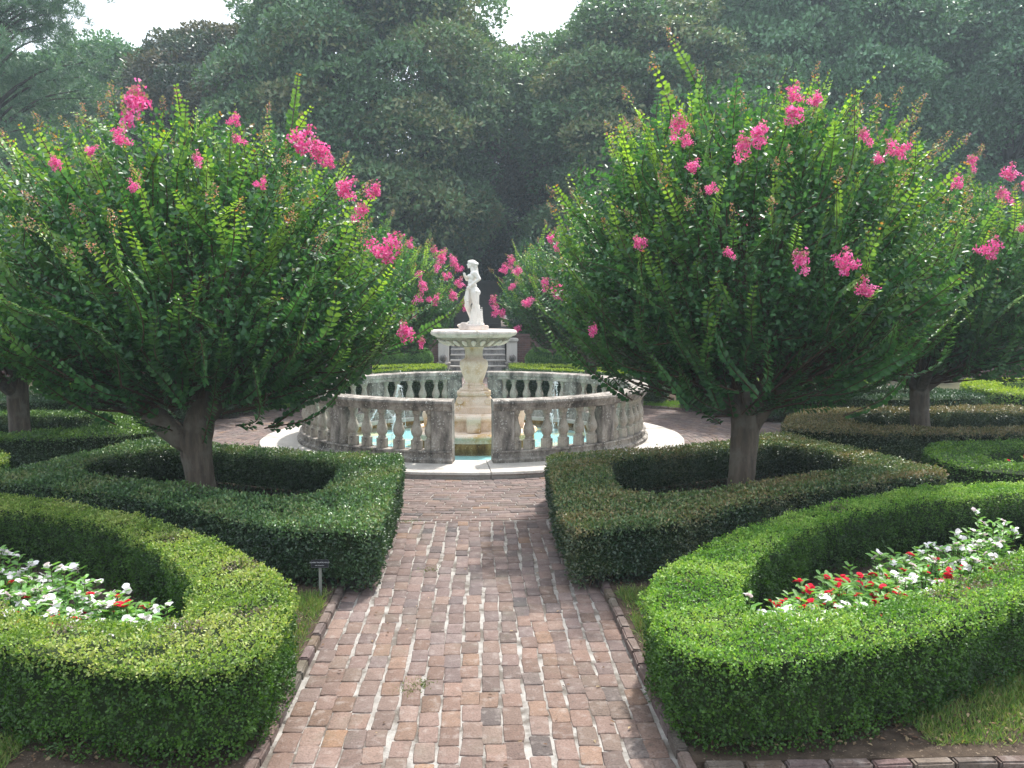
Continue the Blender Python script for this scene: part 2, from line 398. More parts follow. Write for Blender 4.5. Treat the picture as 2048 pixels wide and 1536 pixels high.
SIDO = [(4.5, 12.5), (5.0, 12.1), (5.6, 11.8), (6.6, 11.7), (8.0, 11.7), (9.6, 12.4), (10.4, 13.6), (10.3, 15.0), (9.0, 15.15), (7.4, 15.0), (5.75, 14.85), (5.0, 13.7)]
SIDI = [(5.7, 12.9), (6.4, 12.35), (7.8, 12.3), (9.2, 12.9), (9.8, 13.7), (9.6, 14.4), (8.2, 14.45), (6.9, 14.35), (6.1, 14.3)]
LOPO = [(5.35, 9.7), (5.5, 9.1), (6.2, 8.5), (7.4, 8.5), (9.0, 9.2), (10.2, 10.3), (9.8, 11.3), (8.4, 11.25), (6.9, 11.15), (6.0, 10.85), (5.5, 10.4)]
LOPI = [(5.9, 9.8), (6.1, 9.3), (6.7, 9.05), (7.6, 9.1), (8.8, 9.7), (9.4, 10.3), (9.2, 10.7), (8.2, 10.7), (6.9, 10.55), (6.25, 10.3)]
ALLOUT = []
for q in (BOXO, HOLO, SIDO, LOPO):
    for s in (q, mir(q)): ALLOUT.append(s)
BACKO = [flipy(q, .9) for q in (BOXO, HOLO, LOPO)] + [flipy(SIDO, 1.0)]
for q in BACKO:
    ALLOUT.append(q); ALLOUT.append(mir(q))
ALLOUT = [resample(chaikin(q, 2), .15) for q in ALLOUT]

def inset(p, d):
    p = ccw(np.asarray(p)); return p - loop_normals(p) * d

# ------------------------------------------------------------------ ground, soil, paving
me = bpy.data.meshes.new('ground')
_c = [(-0.09 + 3.2 * math.cos(2 * math.pi * k / 48), 15.0 + 3.2 * math.sin(2 * math.pi * k / 48)) for k in range(48)]
_o = [(-600, -40), (600, -40), (600, 900), (-600, 900)]
me.from_pydata([(x, y, -.06) for x, y in _o + _c], [], [tuple(t) for t in tessellate_polygon([[Vector((x, y, 0)) for x, y in _o], [Vector((x, y, 0)) for x, y in _c]])])
for p_ in me.polygons:
    if p_.normal.z < 0: p_.flip()
tag(link('ground', me, M['ground']), kind='structure')

def slab(name, poly, z0, z1, mat, kind='structure', parent=None):
    bm = bmesh.new(); p = ccw(np.asarray(poly)); n = len(p)
    a = [bm.verts.new((x, y, z1)) for x, y in p]; b = [bm.verts.new((x, y, z0)) for x, y in p]
    tri = tessellate_polygon([[Vector((x, y, 0)) for x, y in p]])
    for t in tri:
        try: bm.faces.new([a[i] for i in t])
        except ValueError: pass
    for i in range(n):
        j = (i + 1) % n; bm.faces.new((a[i], a[j], b[j], b[i]))
    o = bm_obj(name, bm, mat, parent)
    if kind: o['kind'] = kind
    return o

# beds: raised soil inside the kerbs, each side of the front path
BEDF = [(1.05, 4.0), (12.5, 4.0), (12.5, 9.0), (12.5, 14.9), (5.9, 14.9), (5.2, 13.6), (4.45, 12.2), (3.4, 11.4), (2.2, 10.62), (1.05, 10.32)]
BEDB = [(1.0, 26.6), (12.5, 26.6), (12.5, 17.2), (6.2, 17.2), (5.3, 18.3), (4.4, 19.4), (3.3, 20.2), (2.2, 20.8), (1.0, 21.1)]
BEDS = [BEDF, [(2 * AX - x, y) for x, y in BEDF], BEDB, [(2 * AX - x, y) for x, y in BEDB]]
for q in BEDS: slab('soil', q, -.05, .045, M['soil'])
BEDA = [np.array(q) for q in BEDS]

def paving():
    g = np.random.RandomState(5)
    C, A, LW, Z, CC = [], [], [], [], []
    pal = np.array([(.27, .175, .145), (.25, .17, .15), (.21, .155, .145), (.28, .18, .135), (.31, .18, .11), (.15, .125, .125), (.26, .185, .165), (.29, .20, .17), (.23, .17, .145), (.36, .14, .12)])
    pw = np.array([.24, .24, .14, .08, .018, .025, .13, .10, .05, .002]); pw /= pw.sum()
    def add(x, y, a, l, w):
        C.append((x, y)); A.append(a); LW.append((l, w)); Z.append(g.normal() * .0014)
        c = pal[g.choice(len(pal), p=pw)] * g.uniform(.76, 1.18) * .68; c = c * .78 + c.mean() * .22
        c = c * (np.array((1.07, 1.0, .91)) if y < 5.0 + g.rand() * 1.8 else np.array((1.0, 1.0, 1.0))); CC.append(c)
    # straight path, bricks lengthwise, wide lime joints between the rows
    def straight(y0, y1, x0, x1, wear=1.0):
        nc = int(round((x1 - x0) / .119)); w = (x1 - x0) / nc
        jw = g.uniform(.009, .017, nc)
        for i in range(nc):
            y = y0 + g.uniform(-.2, 0); x = x0 + (i + .5) * w
            while y < y1:
                l = g.uniform(.165, .212); yy = y + l / 2
                if yy + l / 2 > y1: l = max(.05, y1 - y); yy = y + l / 2
                add(x + .012 * math.sin(yy * 1.7 + i) + .006 * math.sin(yy * 5.1 + i * 2) + g.normal() * .0035, yy, math.pi / 2 + g.normal() * .024, l, w - jw[i] + g.normal() * .003)
                y += l + g.uniform(.003, .007)
    straight(2.2, 9.08, -1.078, .982)
    straight(21.0, 29.3, -.98, .95)
    # border of the pool: rings of bricks
    r = 3.69
    while r < 6.35:
        n = int(2 * math.pi * r / .212); off = g.rand() * 6.28
        for k in range(n):
            a = off + 2 * math.pi * k / n; x = CX + r * math.cos(a); y = CY + r * math.sin(a)
            if y < 9.13 or y > 20.95: continue
            add(x, y, a + math.pi / 2 + g.normal() * .01, .206 + g.normal() * .003, .104 + g.normal() * .0015)
        r += .1135
    # side paths
    for s in (-1, 1):
        x = 6.35
        while x < 12.4:
            for j in range(20):
                add(CX + s * x, 14.95 + .11 * j, g.normal() * .01, .2, .1)
            x += .21
    C = np.array(C); A = np.array(A); LW = np.array(LW); Z = np.array(Z); CC = np.array(CC)
    keep = np.ones(len(C), bool)
    for q in BEDA: keep &= ~inside(C, q)
    C, A, LW, Z, CC = C[keep], A[keep], LW[keep], Z[keep], CC[keep]
    n = len(C); ca, sa = np.cos(A), np.sin(A)
    # eight-cornered worn brick tops
    u = np.array([-.5, .5, .5, .5, .5, -.5, -.5, -.5]); k = .14
    T = np.zeros((n, 12, 3)); cr = (np.minimum(LW[:, 1] * .12, .013) * g.uniform(.5, 1.5, n))[:, None]
    L2, W2 = LW[:, :1] / 2, LW[:, 1:] / 2
    px = np.concatenate([-L2 + cr, 0 * L2, L2 - cr, L2 - cr * .25, L2, L2 - cr * .25, L2 - cr, 0 * L2, -L2 + cr, -L2 + cr * .25, -L2, -L2 + cr * .25], 1)
    py = np.concatenate([-W2, -W2, -W2, -W2 + cr * .3, 0 * W2, W2 - cr * .3, W2, W2, W2, W2 - cr * .3, 0 * W2, -W2 + cr * .3], 1)
    px += g.normal(size=px.shape) * .0022; py += g.normal(size=py.shape) * .0024
    tilt = g.normal(size=(n, 2)) * .006
    def ring(f, dz, grow):
        qx = px * f + np.sign(px) * grow; qy = py * f + np.sign(py) * grow
        z = Z[:, None] + dz + qx * tilt[:, :1] + qy * tilt[:, 1:]
        return np.stack([C[:, :1] + qx * ca[:, None] - qy * sa[:, None], C[:, 1:] + qx * sa[:, None] + qy * ca[:, None], z], 2)
    V = np.concatenate([ring(1, -.0005, -.005), ring(1, -.003, -.001), ring(1, -.016, .001)], 1)     # n,36,3
    b = (np.arange(n) * 36)[:, None]
    F = [(b + np.arange(12)[None]).ravel()]
    q = []
    for lv in (0, 1):
        for i in range(12):
            j = (i + 1) % 12; q += [lv * 12 + i, lv * 12 + 12 + i, lv * 12 + 12 + j, lv * 12 + j]
    Fq = (b + np.array(q)[None]).ravel()
    me = np_mesh('brick_path', V.reshape(-1, 3), np.concatenate([F[0], Fq]), np.concatenate([np.full(n, 12), np.full(n * 24, 4)]), np.repeat(CC, 36, 0))
    return me
o = link('brick_path', paving(), M['paver']); o['kind'] = 'structure'
me = bpy.data.meshes.new('mortar_bed')
# lime mortar sheet just under the brick faces
gx, gy = np.meshgrid(np.linspace(-12.5, 12.4, 250), np.linspace(2.2, 29.4, 320)); gz = -.0085 + .0010 * np.random.RandomState(2).normal(size=gx.shape)
V = np.stack([gx.ravel(), gy.ravel(), gz.ravel()], 1); nx = 250
ii = (np.arange(319)[:, None] * nx + np.arange(249)[None]).ravel(); ii = ii[np.hypot(V[ii, 0] - CX, V[ii, 1] - CY) > 3.3]
me = np_mesh('path_mortar', V, np.stack([ii, ii + 1, ii + nx + 1, ii + nx], 1), 4, None, True)
tag(link('path_mortar', me, M['mortar']), kind='structure')

def kerb(pts, closed=False, seed=0, bl=.205, w=.064, h=.050):
    """line of bricks on edge along a polyline"""
    g = np.random.RandomState(seed); bm = bmesh.new()
    cols = []
    P = np.array(pts, float); d = np.linalg.norm(np.diff(P, axis=0), axis=1); s = np.concatenate([[0], np.cumsum(d)])
    t = 0
    while t < s[-1] - .05:
        l = bl * g.uniform(.92, 1.04); tt = t + l / 2
        x = np.interp(tt, s, P[:, 0]); y = np.interp(tt, s, P[:, 1]); x2 = np.interp(tt + .02, s, P[:, 0]); y2 = np.interp(tt + .02, s, P[:, 1])
        a = math.atan2(y2 - y, x2 - x) + g.normal() * .02; nv = len(bm.verts)
        bm.verts.ensure_lookup_table()
        before = set(bm.verts)
        bm_box(bm, -l / 2 + .004, l / 2 - .004, -w / 2, w / 2, -.06, h + g.normal() * .004, .009)
        new = [v for v in bm.verts if v not in before]
        c = np.array((.15, .11, .095)) * g.uniform(.65, 1.05) + g.normal(size=3) * .004
        Mx = Matrix.Translation((x, y, 0)) @ Matrix.Rotation(a, 4, 'Z')
        for v in new: v.co = Mx @ v.co; v.co += Vector(g.normal(size=3) * .0015); cols.append(c)
        t += l + .006
    bmesh.ops.recalc_face_normals(bm, faces=bm.faces)
    bm.verts.index_update()
    me = bpy.data.meshes.new('brick_kerb'); bm.to_mesh(me); bm.free()
    a = me.color_attributes.new('Col', 'FLOAT_COLOR', 'POINT'); c4 = np.ones((len(me.vertices), 4), np.float32)
    c4[:, :3] = np.array(cols)[:len(me.vertices)]; a.data.foreach_set('color', c4.ravel())
    tag(link('kerb', me, M['paver']), kind='structure')
for k, q in enumerate(BEDS):
    q2 = [(x, y) for x, y in q]
    if k == 0: q2 = [(12.5, 3.97), (1.02, 3.97), (1.02, 10.3)] + [p for p in reversed(q[4:-1])][0:]
    elif k == 1: q2 = [(-12.5, 3.88), (-1.12, 3.88), (-1.12, 10.3)] + [p for p in reversed(q[4:-1])]
    else: q2 = q[2:] + [q[0]]
    kerb(q2, seed=k)

# ------------------------------------------------------------------ hedges
def hedge(name, label, group, outer, inner, h=.5, dens=3600, L=.020, W=.013, top=(), side=(), mat='box', seed=0, patch=1.1, stems=.085, category='hedge', rough=1.0, worn=(), cut=.22):
    g = np.random.RandomState(seed)
    po = ccw(resample(chaikin(outer, 2, cut), .07)); pi = ccw(resample(chaikin(inner, 2), .09)) if inner else None
    cen = po.mean(0)
    root = empty(name, (cen[0], cen[1], .04), 0, label, category, group)
    po = po - cen
    if pi is not None: pi = pi - cen
    top = np.array(top); side = np.array(side)
    # ---- solid twiggy heart
    bo = inset(po, .07); bi = (ccw(pi) + loop_normals(ccw(pi)) * .07) if pi is not None else None
    loops = [bo] + ([bi] if bi is not None else [])
    allv = np.vstack(loops); n = len(allv)
    tri = tessellate_polygon([[Vector((x, y, 0)) for x, y in l] for l in loops])
    zt, zb = h - .055, stems
    V = np.vstack([np.column_stack([allv, np.full(n, zt) + .01 * noise(allv, 1.5, seed)]), np.column_stack([allv * 1.0, np.full(n, zb)])])
    F = [list(t) for t in tri] + [[i + n for i in reversed(t)] for t in tri]; off = 0
    Q = []
    for l in loops:
        m = len(l)
        for i in range(m):
            j = (i + 1) % m; Q.append([off + i, off + j, off + j + n, off + i + n])
        off += m
    me = np_mesh('twigs', V, np.array(sum(F, []) + sum(Q, [])), np.array([3] * len(F) + [4] * len(Q)))
    link('twigs', me, M['twigs'], root)
    # ---- bare stems under the leaves
    ch = []
    for l in [inset(po, .16)] + ([ccw(pi) + loop_normals(ccw(pi)) * .16] if pi is not None else []):
        for i in range(0, len(l), 2):
            x, y = l[i] + g.normal(size=2) * .02
            ch.append([(x, y, -.02, .007), (x + g.normal() * .015, y + g.normal() * .015, .10, .006), (x + g.normal() * .03, y + g.normal() * .03, .22, .004)])
    link('stems', sweep('stems', ch, 4), M['stem'], root)['kind'] = 'stuff'
    # ---- leaves on top
    lo, hi = po.min(0), po.max(0); A = abs(area(po)) - (abs(area(pi)) if pi is not None else 0)
    nt = int(dens * np.prod(hi - lo)); P = lo + g.rand(nt, 2) * (hi - lo)
    k = inside(P, po)
    if pi is not None: k &= ~inside(P, pi)
    P = P[k]; de = mindist(P, po)
    if pi is not None: de = np.minimum(de, mindist(P, pi))
    Pw = P + cen
    und = (.018 * noise(Pw, .9, seed + 1) + .014 * noise(Pw, 3.1, seed + 2) + .014 * noise(Pw, 9, 3)) * rough
    z = h + und - np.clip(.045 - de, 0, 1) ** 2 * 12 - g.rand(len(P)) ** 2 * .045 + (g.rand(len(P)) > .95) * g.rand(len(P)) * .045
    Pt = np.column_stack([P, z]); nt = len(Pt)
    Nt = nrmz(np.array([0, 0, 1.]) + g.normal(size=(nt, 3)) * .55); Dt = nrmz(g.normal(size=(nt, 3)) + np.array([0, 0, .75]))
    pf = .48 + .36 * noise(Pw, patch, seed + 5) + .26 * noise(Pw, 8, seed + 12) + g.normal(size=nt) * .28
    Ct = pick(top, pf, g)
    # ---- leaves on the sides
    Ps, Ns, = [], []
    for sgn, l in ((1, po), (-1, pi)):
        if l is None: continue
        nn = loop_normals(l) * sgn; per = np.linalg.norm(np.roll(l, -1, 0) - l, axis=1)
        cnt = int(per.sum() * h * dens * 1.05); i = g.choice(len(l), cnt, p=per / per.sum()); t = g.rand(cnt)[:, None]; j = (i + 1) % len(l)
        b = l[i] * (1 - t) + l[j] * t; nv = nrmz(nn[i] * (1 - t) + nn[j] * t)
        zz = g.rand(cnt) * (h - .005)
        keep = g.rand(cnt) < np.clip((zz + .05) / .13, .3, 1); b, nv, zz = b[keep], nv[keep], zz[keep]; cnt = len(zz)
        q3 = np.column_stack([b + cen, zz])
        off = (.022 * noise(q3, 1.4, seed + 7) + .018 * noise(q3, 4.5, seed + 8) + .016 * noise(q3, 10, seed + 9)) * rough - .025 * (1 - zz / h) ** 2 - g.rand(cnt) ** 1.6 * .06 - np.clip(zz - h + .04, 0, 1) ** 2 * 6
        Ps.append(np.column_stack([b + nv * off[:, None], zz])); Ns.append(np.column_stack([nv, np.zeros(cnt)]))
    Ps = np.vstack(Ps); Ns = np.vstack(Ns); ns = len(Ps)
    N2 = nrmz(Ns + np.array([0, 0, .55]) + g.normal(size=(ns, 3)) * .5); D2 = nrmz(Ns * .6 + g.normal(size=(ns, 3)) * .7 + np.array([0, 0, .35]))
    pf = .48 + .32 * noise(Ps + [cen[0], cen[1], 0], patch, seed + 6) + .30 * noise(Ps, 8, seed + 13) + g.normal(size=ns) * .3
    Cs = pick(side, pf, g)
    f = np.clip((Ps[:, 2] - h + .12) / .12, 0, 1)[:, None] * (g.rand(ns, 1) < .8)      # top colours blend down over the rim
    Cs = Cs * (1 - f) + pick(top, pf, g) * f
    P = np.vstack([Pt, Ps]); D = np.vstack([Dt, D2]); N = np.vstack([Nt, N2]); C = np.vstack([Ct, Cs])
    for wx, wy, wr in worn:      # thin twiggy patches
        q = np.hypot(P[:, 0] + cen[0] - wx, P[:, 1] + cen[1] - wy) + .04 * noise(P, 5, 4); w = np.clip(1.3 - q / wr, 0, 1) * (P[:, 2] > h - .14)
        k = g.rand(len(P)) > w * .72; P, D, N, C, w = P[k], D[k], N[k], C[k], w[k]
        b = (g.rand(len(P)) < w * .8)[:, None]; C = np.where(b, np.array((.20, .165, .12)) * g.uniform(.6, 1.2, (len(P), 1)), C)
    m = len(P); sc = g.uniform(.7, 1.25, m)
    link('foliage', leaf_mesh('foliage', P, D, N, L * sc, W * sc, C), M[mat], root)
    return root

def pick(pal, f, g):
    pal = np.asarray(pal); f = np.clip(f, 0, .999) * (len(pal) - 1); i = f.astype(int); t = (f - i)[:, None]
    c = pal[i] * (1 - t) + pal[np.minimum(i + 1, len(pal) - 1)] * t
    return np.clip(c * g.uniform(.75, 1.25, (len(f), 1)), .003, 1)

WL = [(-1.6, 5.65, .13), (-1.29, 4.76, .12), (-1.57, 4.50, .10), (-2.9, 4.95, .16), (-2.3, 6.4, .09), (-2.2, 4.5, .10)]
WR = [(3.09, 5.15, .17), (2.78, 4.85, .12), (3.45, 5.5, .15), (3.08, 7.2, .09), (1.3, 5.2, .06)]
GB = 'clipped hedges of the formal garden'
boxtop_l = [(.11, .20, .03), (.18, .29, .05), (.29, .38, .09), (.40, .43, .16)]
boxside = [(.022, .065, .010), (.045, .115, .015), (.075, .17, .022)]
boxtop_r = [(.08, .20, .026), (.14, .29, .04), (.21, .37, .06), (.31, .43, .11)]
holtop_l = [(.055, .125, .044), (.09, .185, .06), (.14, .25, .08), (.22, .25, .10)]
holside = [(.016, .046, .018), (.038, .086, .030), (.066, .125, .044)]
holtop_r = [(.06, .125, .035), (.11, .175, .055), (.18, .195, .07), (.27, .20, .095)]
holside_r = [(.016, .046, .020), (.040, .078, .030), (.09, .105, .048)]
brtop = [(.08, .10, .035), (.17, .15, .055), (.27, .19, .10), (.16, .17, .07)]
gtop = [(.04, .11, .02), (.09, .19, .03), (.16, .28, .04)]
lime = [(.16, .26, .02), (.26, .36, .03), (.34, .42, .05)]

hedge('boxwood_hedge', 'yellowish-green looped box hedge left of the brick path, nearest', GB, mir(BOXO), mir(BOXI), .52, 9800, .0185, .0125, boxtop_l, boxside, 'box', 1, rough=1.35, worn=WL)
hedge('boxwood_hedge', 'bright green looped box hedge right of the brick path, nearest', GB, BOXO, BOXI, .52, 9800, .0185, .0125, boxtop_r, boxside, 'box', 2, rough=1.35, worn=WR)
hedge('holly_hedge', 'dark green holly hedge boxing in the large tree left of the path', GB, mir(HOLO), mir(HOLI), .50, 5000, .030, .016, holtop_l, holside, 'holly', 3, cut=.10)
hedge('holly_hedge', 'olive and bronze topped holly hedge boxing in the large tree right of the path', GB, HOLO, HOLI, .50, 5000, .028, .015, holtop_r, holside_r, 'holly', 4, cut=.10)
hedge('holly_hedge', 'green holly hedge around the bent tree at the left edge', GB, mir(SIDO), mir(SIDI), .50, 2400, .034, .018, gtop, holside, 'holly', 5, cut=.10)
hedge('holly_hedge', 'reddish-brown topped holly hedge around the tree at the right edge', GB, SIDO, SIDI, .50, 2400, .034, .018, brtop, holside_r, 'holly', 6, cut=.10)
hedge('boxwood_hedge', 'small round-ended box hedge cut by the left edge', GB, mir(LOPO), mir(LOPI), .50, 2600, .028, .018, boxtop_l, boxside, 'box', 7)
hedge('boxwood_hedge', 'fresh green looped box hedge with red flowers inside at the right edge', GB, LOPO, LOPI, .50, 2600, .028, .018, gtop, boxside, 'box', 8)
bk = [flipy(HOLO, .9), flipy(HOLI, .9)]; sk = [flipy(SIDO, 1.0), flipy(SIDI, 1.0)]
ok_ = [flipy(BOXO, .9), flipy(BOXI, .9)]; lk = [flipy(LOPO, .9), flipy(LOPI, .9)]
dk = [(.02, .06, .02), (.04, .10, .03)]
hedge('holly_hedge', 'dark green hedge behind the fountain on its left', GB, mir(bk[0]), mir(bk[1]), .50, 1300, .045, .024, dk, holside, 'holly', 9, cut=.10)
hedge('holly_hedge', 'dark green hedge behind the fountain on its right', GB, bk[0], bk[1], .50, 1300, .045, .024, dk, holside, 'holly', 10, cut=.10)
hedge('holly_hedge', 'dark green hedge beyond the left side path', GB, mir(sk[0]), mir(sk[1]), .50, 1300, .045, .024, dk, holside, 'holly', 11, cut=.10)
hedge('holly_hedge', 'dark green hedge beyond the right side path', GB, sk[0], sk[1], .50, 1300, .045, .024, dk, holside, 'holly', 12, cut=.10)
hedge('boxwood_hedge', 'pale green low hedge in front of the steps, left of them', GB, mir(ok_[0]), mir(ok_[1]), .50, 900, .055, .034, lime, gtop, 'box', 13)
hedge('boxwood_hedge', 'pale green low hedge in front of the steps, right of them', GB, ok_[0], ok_[1], .50, 900, .055, .034, lime, gtop, 'box', 14)
hedge('boxwood_hedge', 'sunlit lime green looped hedge far off on the left', GB, mir(lk[0]), mir(lk[1]), .50, 900, .055, .034, lime, gtop, 'box', 15)
hedge('boxwood_hedge', 'sunlit lime green looped hedge far off on the right', GB, lk[0], lk[1], .50, 900, .055, .034, lime, gtop, 'box', 16)
FARO = [(10.9, 17.4), (11.6, 17.2), (14.5, 17.0), (17, 18.0), (17, 20.5), (14.5, 21.5), (11.5, 20.6)]
FARI = [(11.7, 18.0), (14.3, 17.8), (16.3, 18.6), (16.2, 20), (14.3, 20.8), (12.1, 20.0)]
hedge('boxwood_hedge', 'outermost bright green hedge under the trees at the far right', GB, FARO, FARI, .50, 900, .055, .034, lime, gtop, 'box', 17)
hedge('boxwood_hedge', 'outermost bright green hedge under the trees at the far left', GB, mir(FARO), mir(FARI), .50, 900, .055, .034, lime, gtop, 'box', 18)

# ------------------------------------------------------------------ fountain pool, balustrade
pool = empty('fountain_pool', (CX, CY, 0), 0, 'round turquoise pool with a pale stone paving ring around the fountain', 'pool')
g = np.random.RandomState(3)
# stone ring in slabs
def wob(a, j): return 1 + .0012 * math.sin(a * 31) + .001 * math.sin(a * 17 + 1)
prof = [(2.70, .02), (2.70, .085), (2.715, .10), (3.58, .10), (3.625, .088), (3.64, .06), (3.60, .035), (3.59, -.05), (2.72, -.05)]
ns = 15
for k in range(ns):
    a0 = R(-90 + 4 + k * 360 / ns); a1 = a0 + R(360 / ns - .18)
    dz = g.normal() * .002
    lathe('paving_slab', [(r, z + dz) for r, z in prof], 14, M['platform'], pool, a0, a1, wob)
lathe('pool_wall', [(2.70, -.45), (2.70, .02), (2.74, .02), (2.74, -.45)], 72, M['algae'], pool, 0, 2 * math.pi)
bm = bmesh.new(); bmesh.ops.create_circle(bm, cap_ends=True, radius=2.74, segments=64); o = bm_obj('pool_floor', bm, M['poolfloor'], pool); o.location = (0, 0, -.12)
bm = bmesh.new(); bmesh.ops.create_circle(bm, cap_ends=True, radius=2.698, segments=96)
o = bm_obj('water', bm, M['water']); o.location = (CX, CY, -.02); o['kind'] = 'structure'

def baluster_mesh():
    V = []; F = []
    prof = [(.062, 0, 8), (.062, .125, 8)]
    rr = [(.078, 0.0), (.078, .135), (.060, .140), (.052, .152), (.056, .160), (.050, .170), (.044, .178), (.052, .190), (.066, .215), (.075, .25), (.074, .285), (.064, .325), (.050, .365), (.040, .41), (.036, .45), (.036, .47),
          (.045, .480), (.045, .490), (.038, .498), (.050, .515), (.060, .532), (.060, .57)]
    seg = 16; V = []
    for j, (r, z) in enumerate(rr):
        for k in range(seg):
            a = 2 * math.pi * k / seg
            if j < 2:      # octagonal plinth: squash on eight sides
                q = (a + math.pi / 8) % (math.pi / 4) - math.pi / 8; r2 = r * math.cos(math.pi / 8) / math.cos(q)
            elif j > len(rr) - 3:
                r2 = r
            else: r2 = r
            V.append((r2 * math.cos(a), r2 * math.sin(a), z))
    m = len(rr)
    for j in range(m - 1):
        for k in range(seg):
            k2 = (k + 1) % seg; F.append((j * seg + k, j * seg + k2, (j + 1) * seg + k2, (j + 1) * seg + k))
    F.append(tuple((m - 1) * seg + k for k in range(seg)))
    me = bpy.data.meshes.new('baluster'); me.from_pydata(V, [], F); me.update()
    me.polygons.foreach_set('use_smooth', [True] * len(me.polygons)); me.set_sharp_from_angle(angle=R(30))
    me.materials.append(M['baluster']); return me
BAL = baluster_mesh()
def post_mesh(w):
    bm = bmesh.new(); bm_box(bm, -.105, .105, -w / 2, w / 2, 0, .57, .006)
    bmesh.ops.recalc_face_normals(bm, faces=bm.faces); me = bpy.data.meshes.new('post'); bm.to_mesh(me); bm.free(); me.materials.append(M['rail']); return me
POSTE, POSTM = post_mesh(.30), post_mesh(.30)
RB = 2.86
for side, lab in ((0, 'left'), (1, 'right')):
    # side 0: left half, angles measured from the front gap (-90deg) going left
    s = -1 if side == 0 else 1
    root = empty('stone_balustrade', (CX, CY, 0), 0, f'curved weathered stone balustrade half round the pool, {lab} of the gap', 'balustrade', 'the two halves of the pool balustrade')
    A = lambda d: R(-90 + s * d)
    ends = (A(5.5), A(174.5)); a0, a1 = min(ends), max(ends)
    base = [(2.72, .10), (3.02, .10), (3.025, .15), (3.00, .165), (2.975, .175), (2.965, .235), (2.985, .25), (2.98, .27), (2.74, .27), (2.735, .2)]
    rail = [(2.745, .84), (2.97, .84), (2.975, .855), (2.995, .87), (3.0, .905), (3.02, .925), (3.03, .955), (3.018, .985), (2.985, 1.0), (2.75, 1.0), (2.725, .985), (2.72, .92), (2.74, .9)]
    nb = 7; 
    for nm, pr_, mt in (('plinth', base, M['rail']), ('top_rail', rail, M['rail'])):
        for k in range(nb):
            b0 = a0 + (a1 - a0) * k / nb; b1 = a0 + (a1 - a0) * (k + 1) / nb - R(.06)
            dz = g.normal() * .0015
            lathe(nm, [(r, z + (dz if z > .12 else 0)) for r, z in pr_], 16, mt, root, b0, b1)
    for d in (8.6, 43.8, 90, 136.2, 171.4):
        o = link('post', POSTE if d in (8.6, 171.4) else POSTM, None, root); o.location = (RB * math.cos(A(d)), RB * math.sin(A(d)), .27); o.rotation_euler = (0, 0, A(d))
    ds = [12.4] + [16.3 + 5.6 * i for i in range(5)] + [47.6 - 7.4 + 9.2] + [49.4 + 5.8 * i for i in range(1, 7)]
    ds = [12.3, 16.4, 22.0, 27.6, 33.2, 38.6, 49.2, 55.0, 60.8, 66.6, 72.4, 78.2, 84.0]
    for d in ds + [180 - q for q in ds]:
        o = link('baluster', BAL, None, root); o.location = (RB * math.cos(A(d)), RB * math.sin(A(d)), .27)
        o.rotation_euler = (g.normal() * .006, g.normal() * .006, A(d) + R(22.5) * 0); o.scale = (1.12 + g.normal() * .015, 1.12 + g.normal() * .015, 1)

# ------------------------------------------------------------------ fountain
ft = empty('tiered_fountain', (CX, CY, 0), 0, 'cream stained stone fountain with fluted bowl in the middle of the pool', 'fountain')
def qf(a, j): return 1 + .0 * j
lathe('lower_step', [(0, .22), (1.05, .22), (1.10, .205), (1.115, .18), (1.10, .15), (1.06, .14), (1.05, -.20)], 48, M['marble'], ft)
lathe('lower_step_stain', [(1.056, .10), (1.060, .05), (1.058, -.15)], 48, M['algae'], ft).name = 'stained_skirt'
lathe('upper_step', [(0, .49), (.66, .49), (.70, .475), (.715, .44), (.70, .40), (.66, .385), (.655, .221)], 48, M['marble'], ft)
for k in range(4):    # scroll consoles
    a = R(0 + 90 * k)
    bm = bmesh.new()
    pts = [(.60, .222), (.86, .222), (.88, .30), (.86, .36), (.90, .42), (.905, .47), (.87, .515), (.80, .53), (.72, .52), (.60, .50)]
    va = [bm.verts.new((x, -.12, z)) for x, z in pts]; vb = [bm.verts.new((x, .12, z)) for x, z in pts]; n = len(pts)
    bm.faces.new(va); bm.faces.new(vb[::-1])
    for i in range(n): bm.faces.new((va[i], vb[i], vb[(i + 1) % n], va[(i + 1) % n]))
    bmesh.ops.bevel(bm, geom=list(bm.edges), offset=.012, segments=2, affect='EDGES')
    o = bm_obj('scroll_console', bm, M['marble'], ft, True); o.rotation_euler = (0, 0, a)
def sqloft(name, rings, mat, parent, rot=0.0, sq=1.0):
    """rounded-square loft: rings (half_width, z, roundness 0..1)"""
    seg = 40; V = []; F = []
    for hw, z, rn in rings:
        for k in range(seg):
            a = 2 * math.pi * k / seg; c, s = math.cos(a), math.sin(a); p = 2 + (1 - rn) * 10
            r = hw / (abs(c) ** p + abs(s) ** p) ** (1 / p); V.append((r * c, r * s, z))
    m = len(rings)
    for j in range(m - 1):
        for k in range(seg): F.append((j * seg + k, j * seg + (k + 1) % seg, (j + 1) * seg + (k + 1) % seg, (j + 1) * seg + k))
    F.append(tuple((m - 1) * seg + k for k in range(seg)))
    me = bpy.data.meshes.new(name); me.from_pydata(V, [], F); me.update(); me.polygons.foreach_set('use_smooth', [True] * len(me.polygons)); me.set_sharp_from_angle(angle=R(32))
    o = link(name, me, mat, parent); o.rotation_euler = (0, 0, rot); return o
sqloft('pedestal', [(.350, .491, .1), (.350, .60, .1), (.330, .615, .1), (.325, .66, .1), (.315, .70, .1), (.285, .75, .15), (.265, .78, .15), (.285, .795, .1), (.295, .81, .1), (.295, .845, .1), (.27, .855, .3), (.25, .87, .8)], M['marble'], ft)
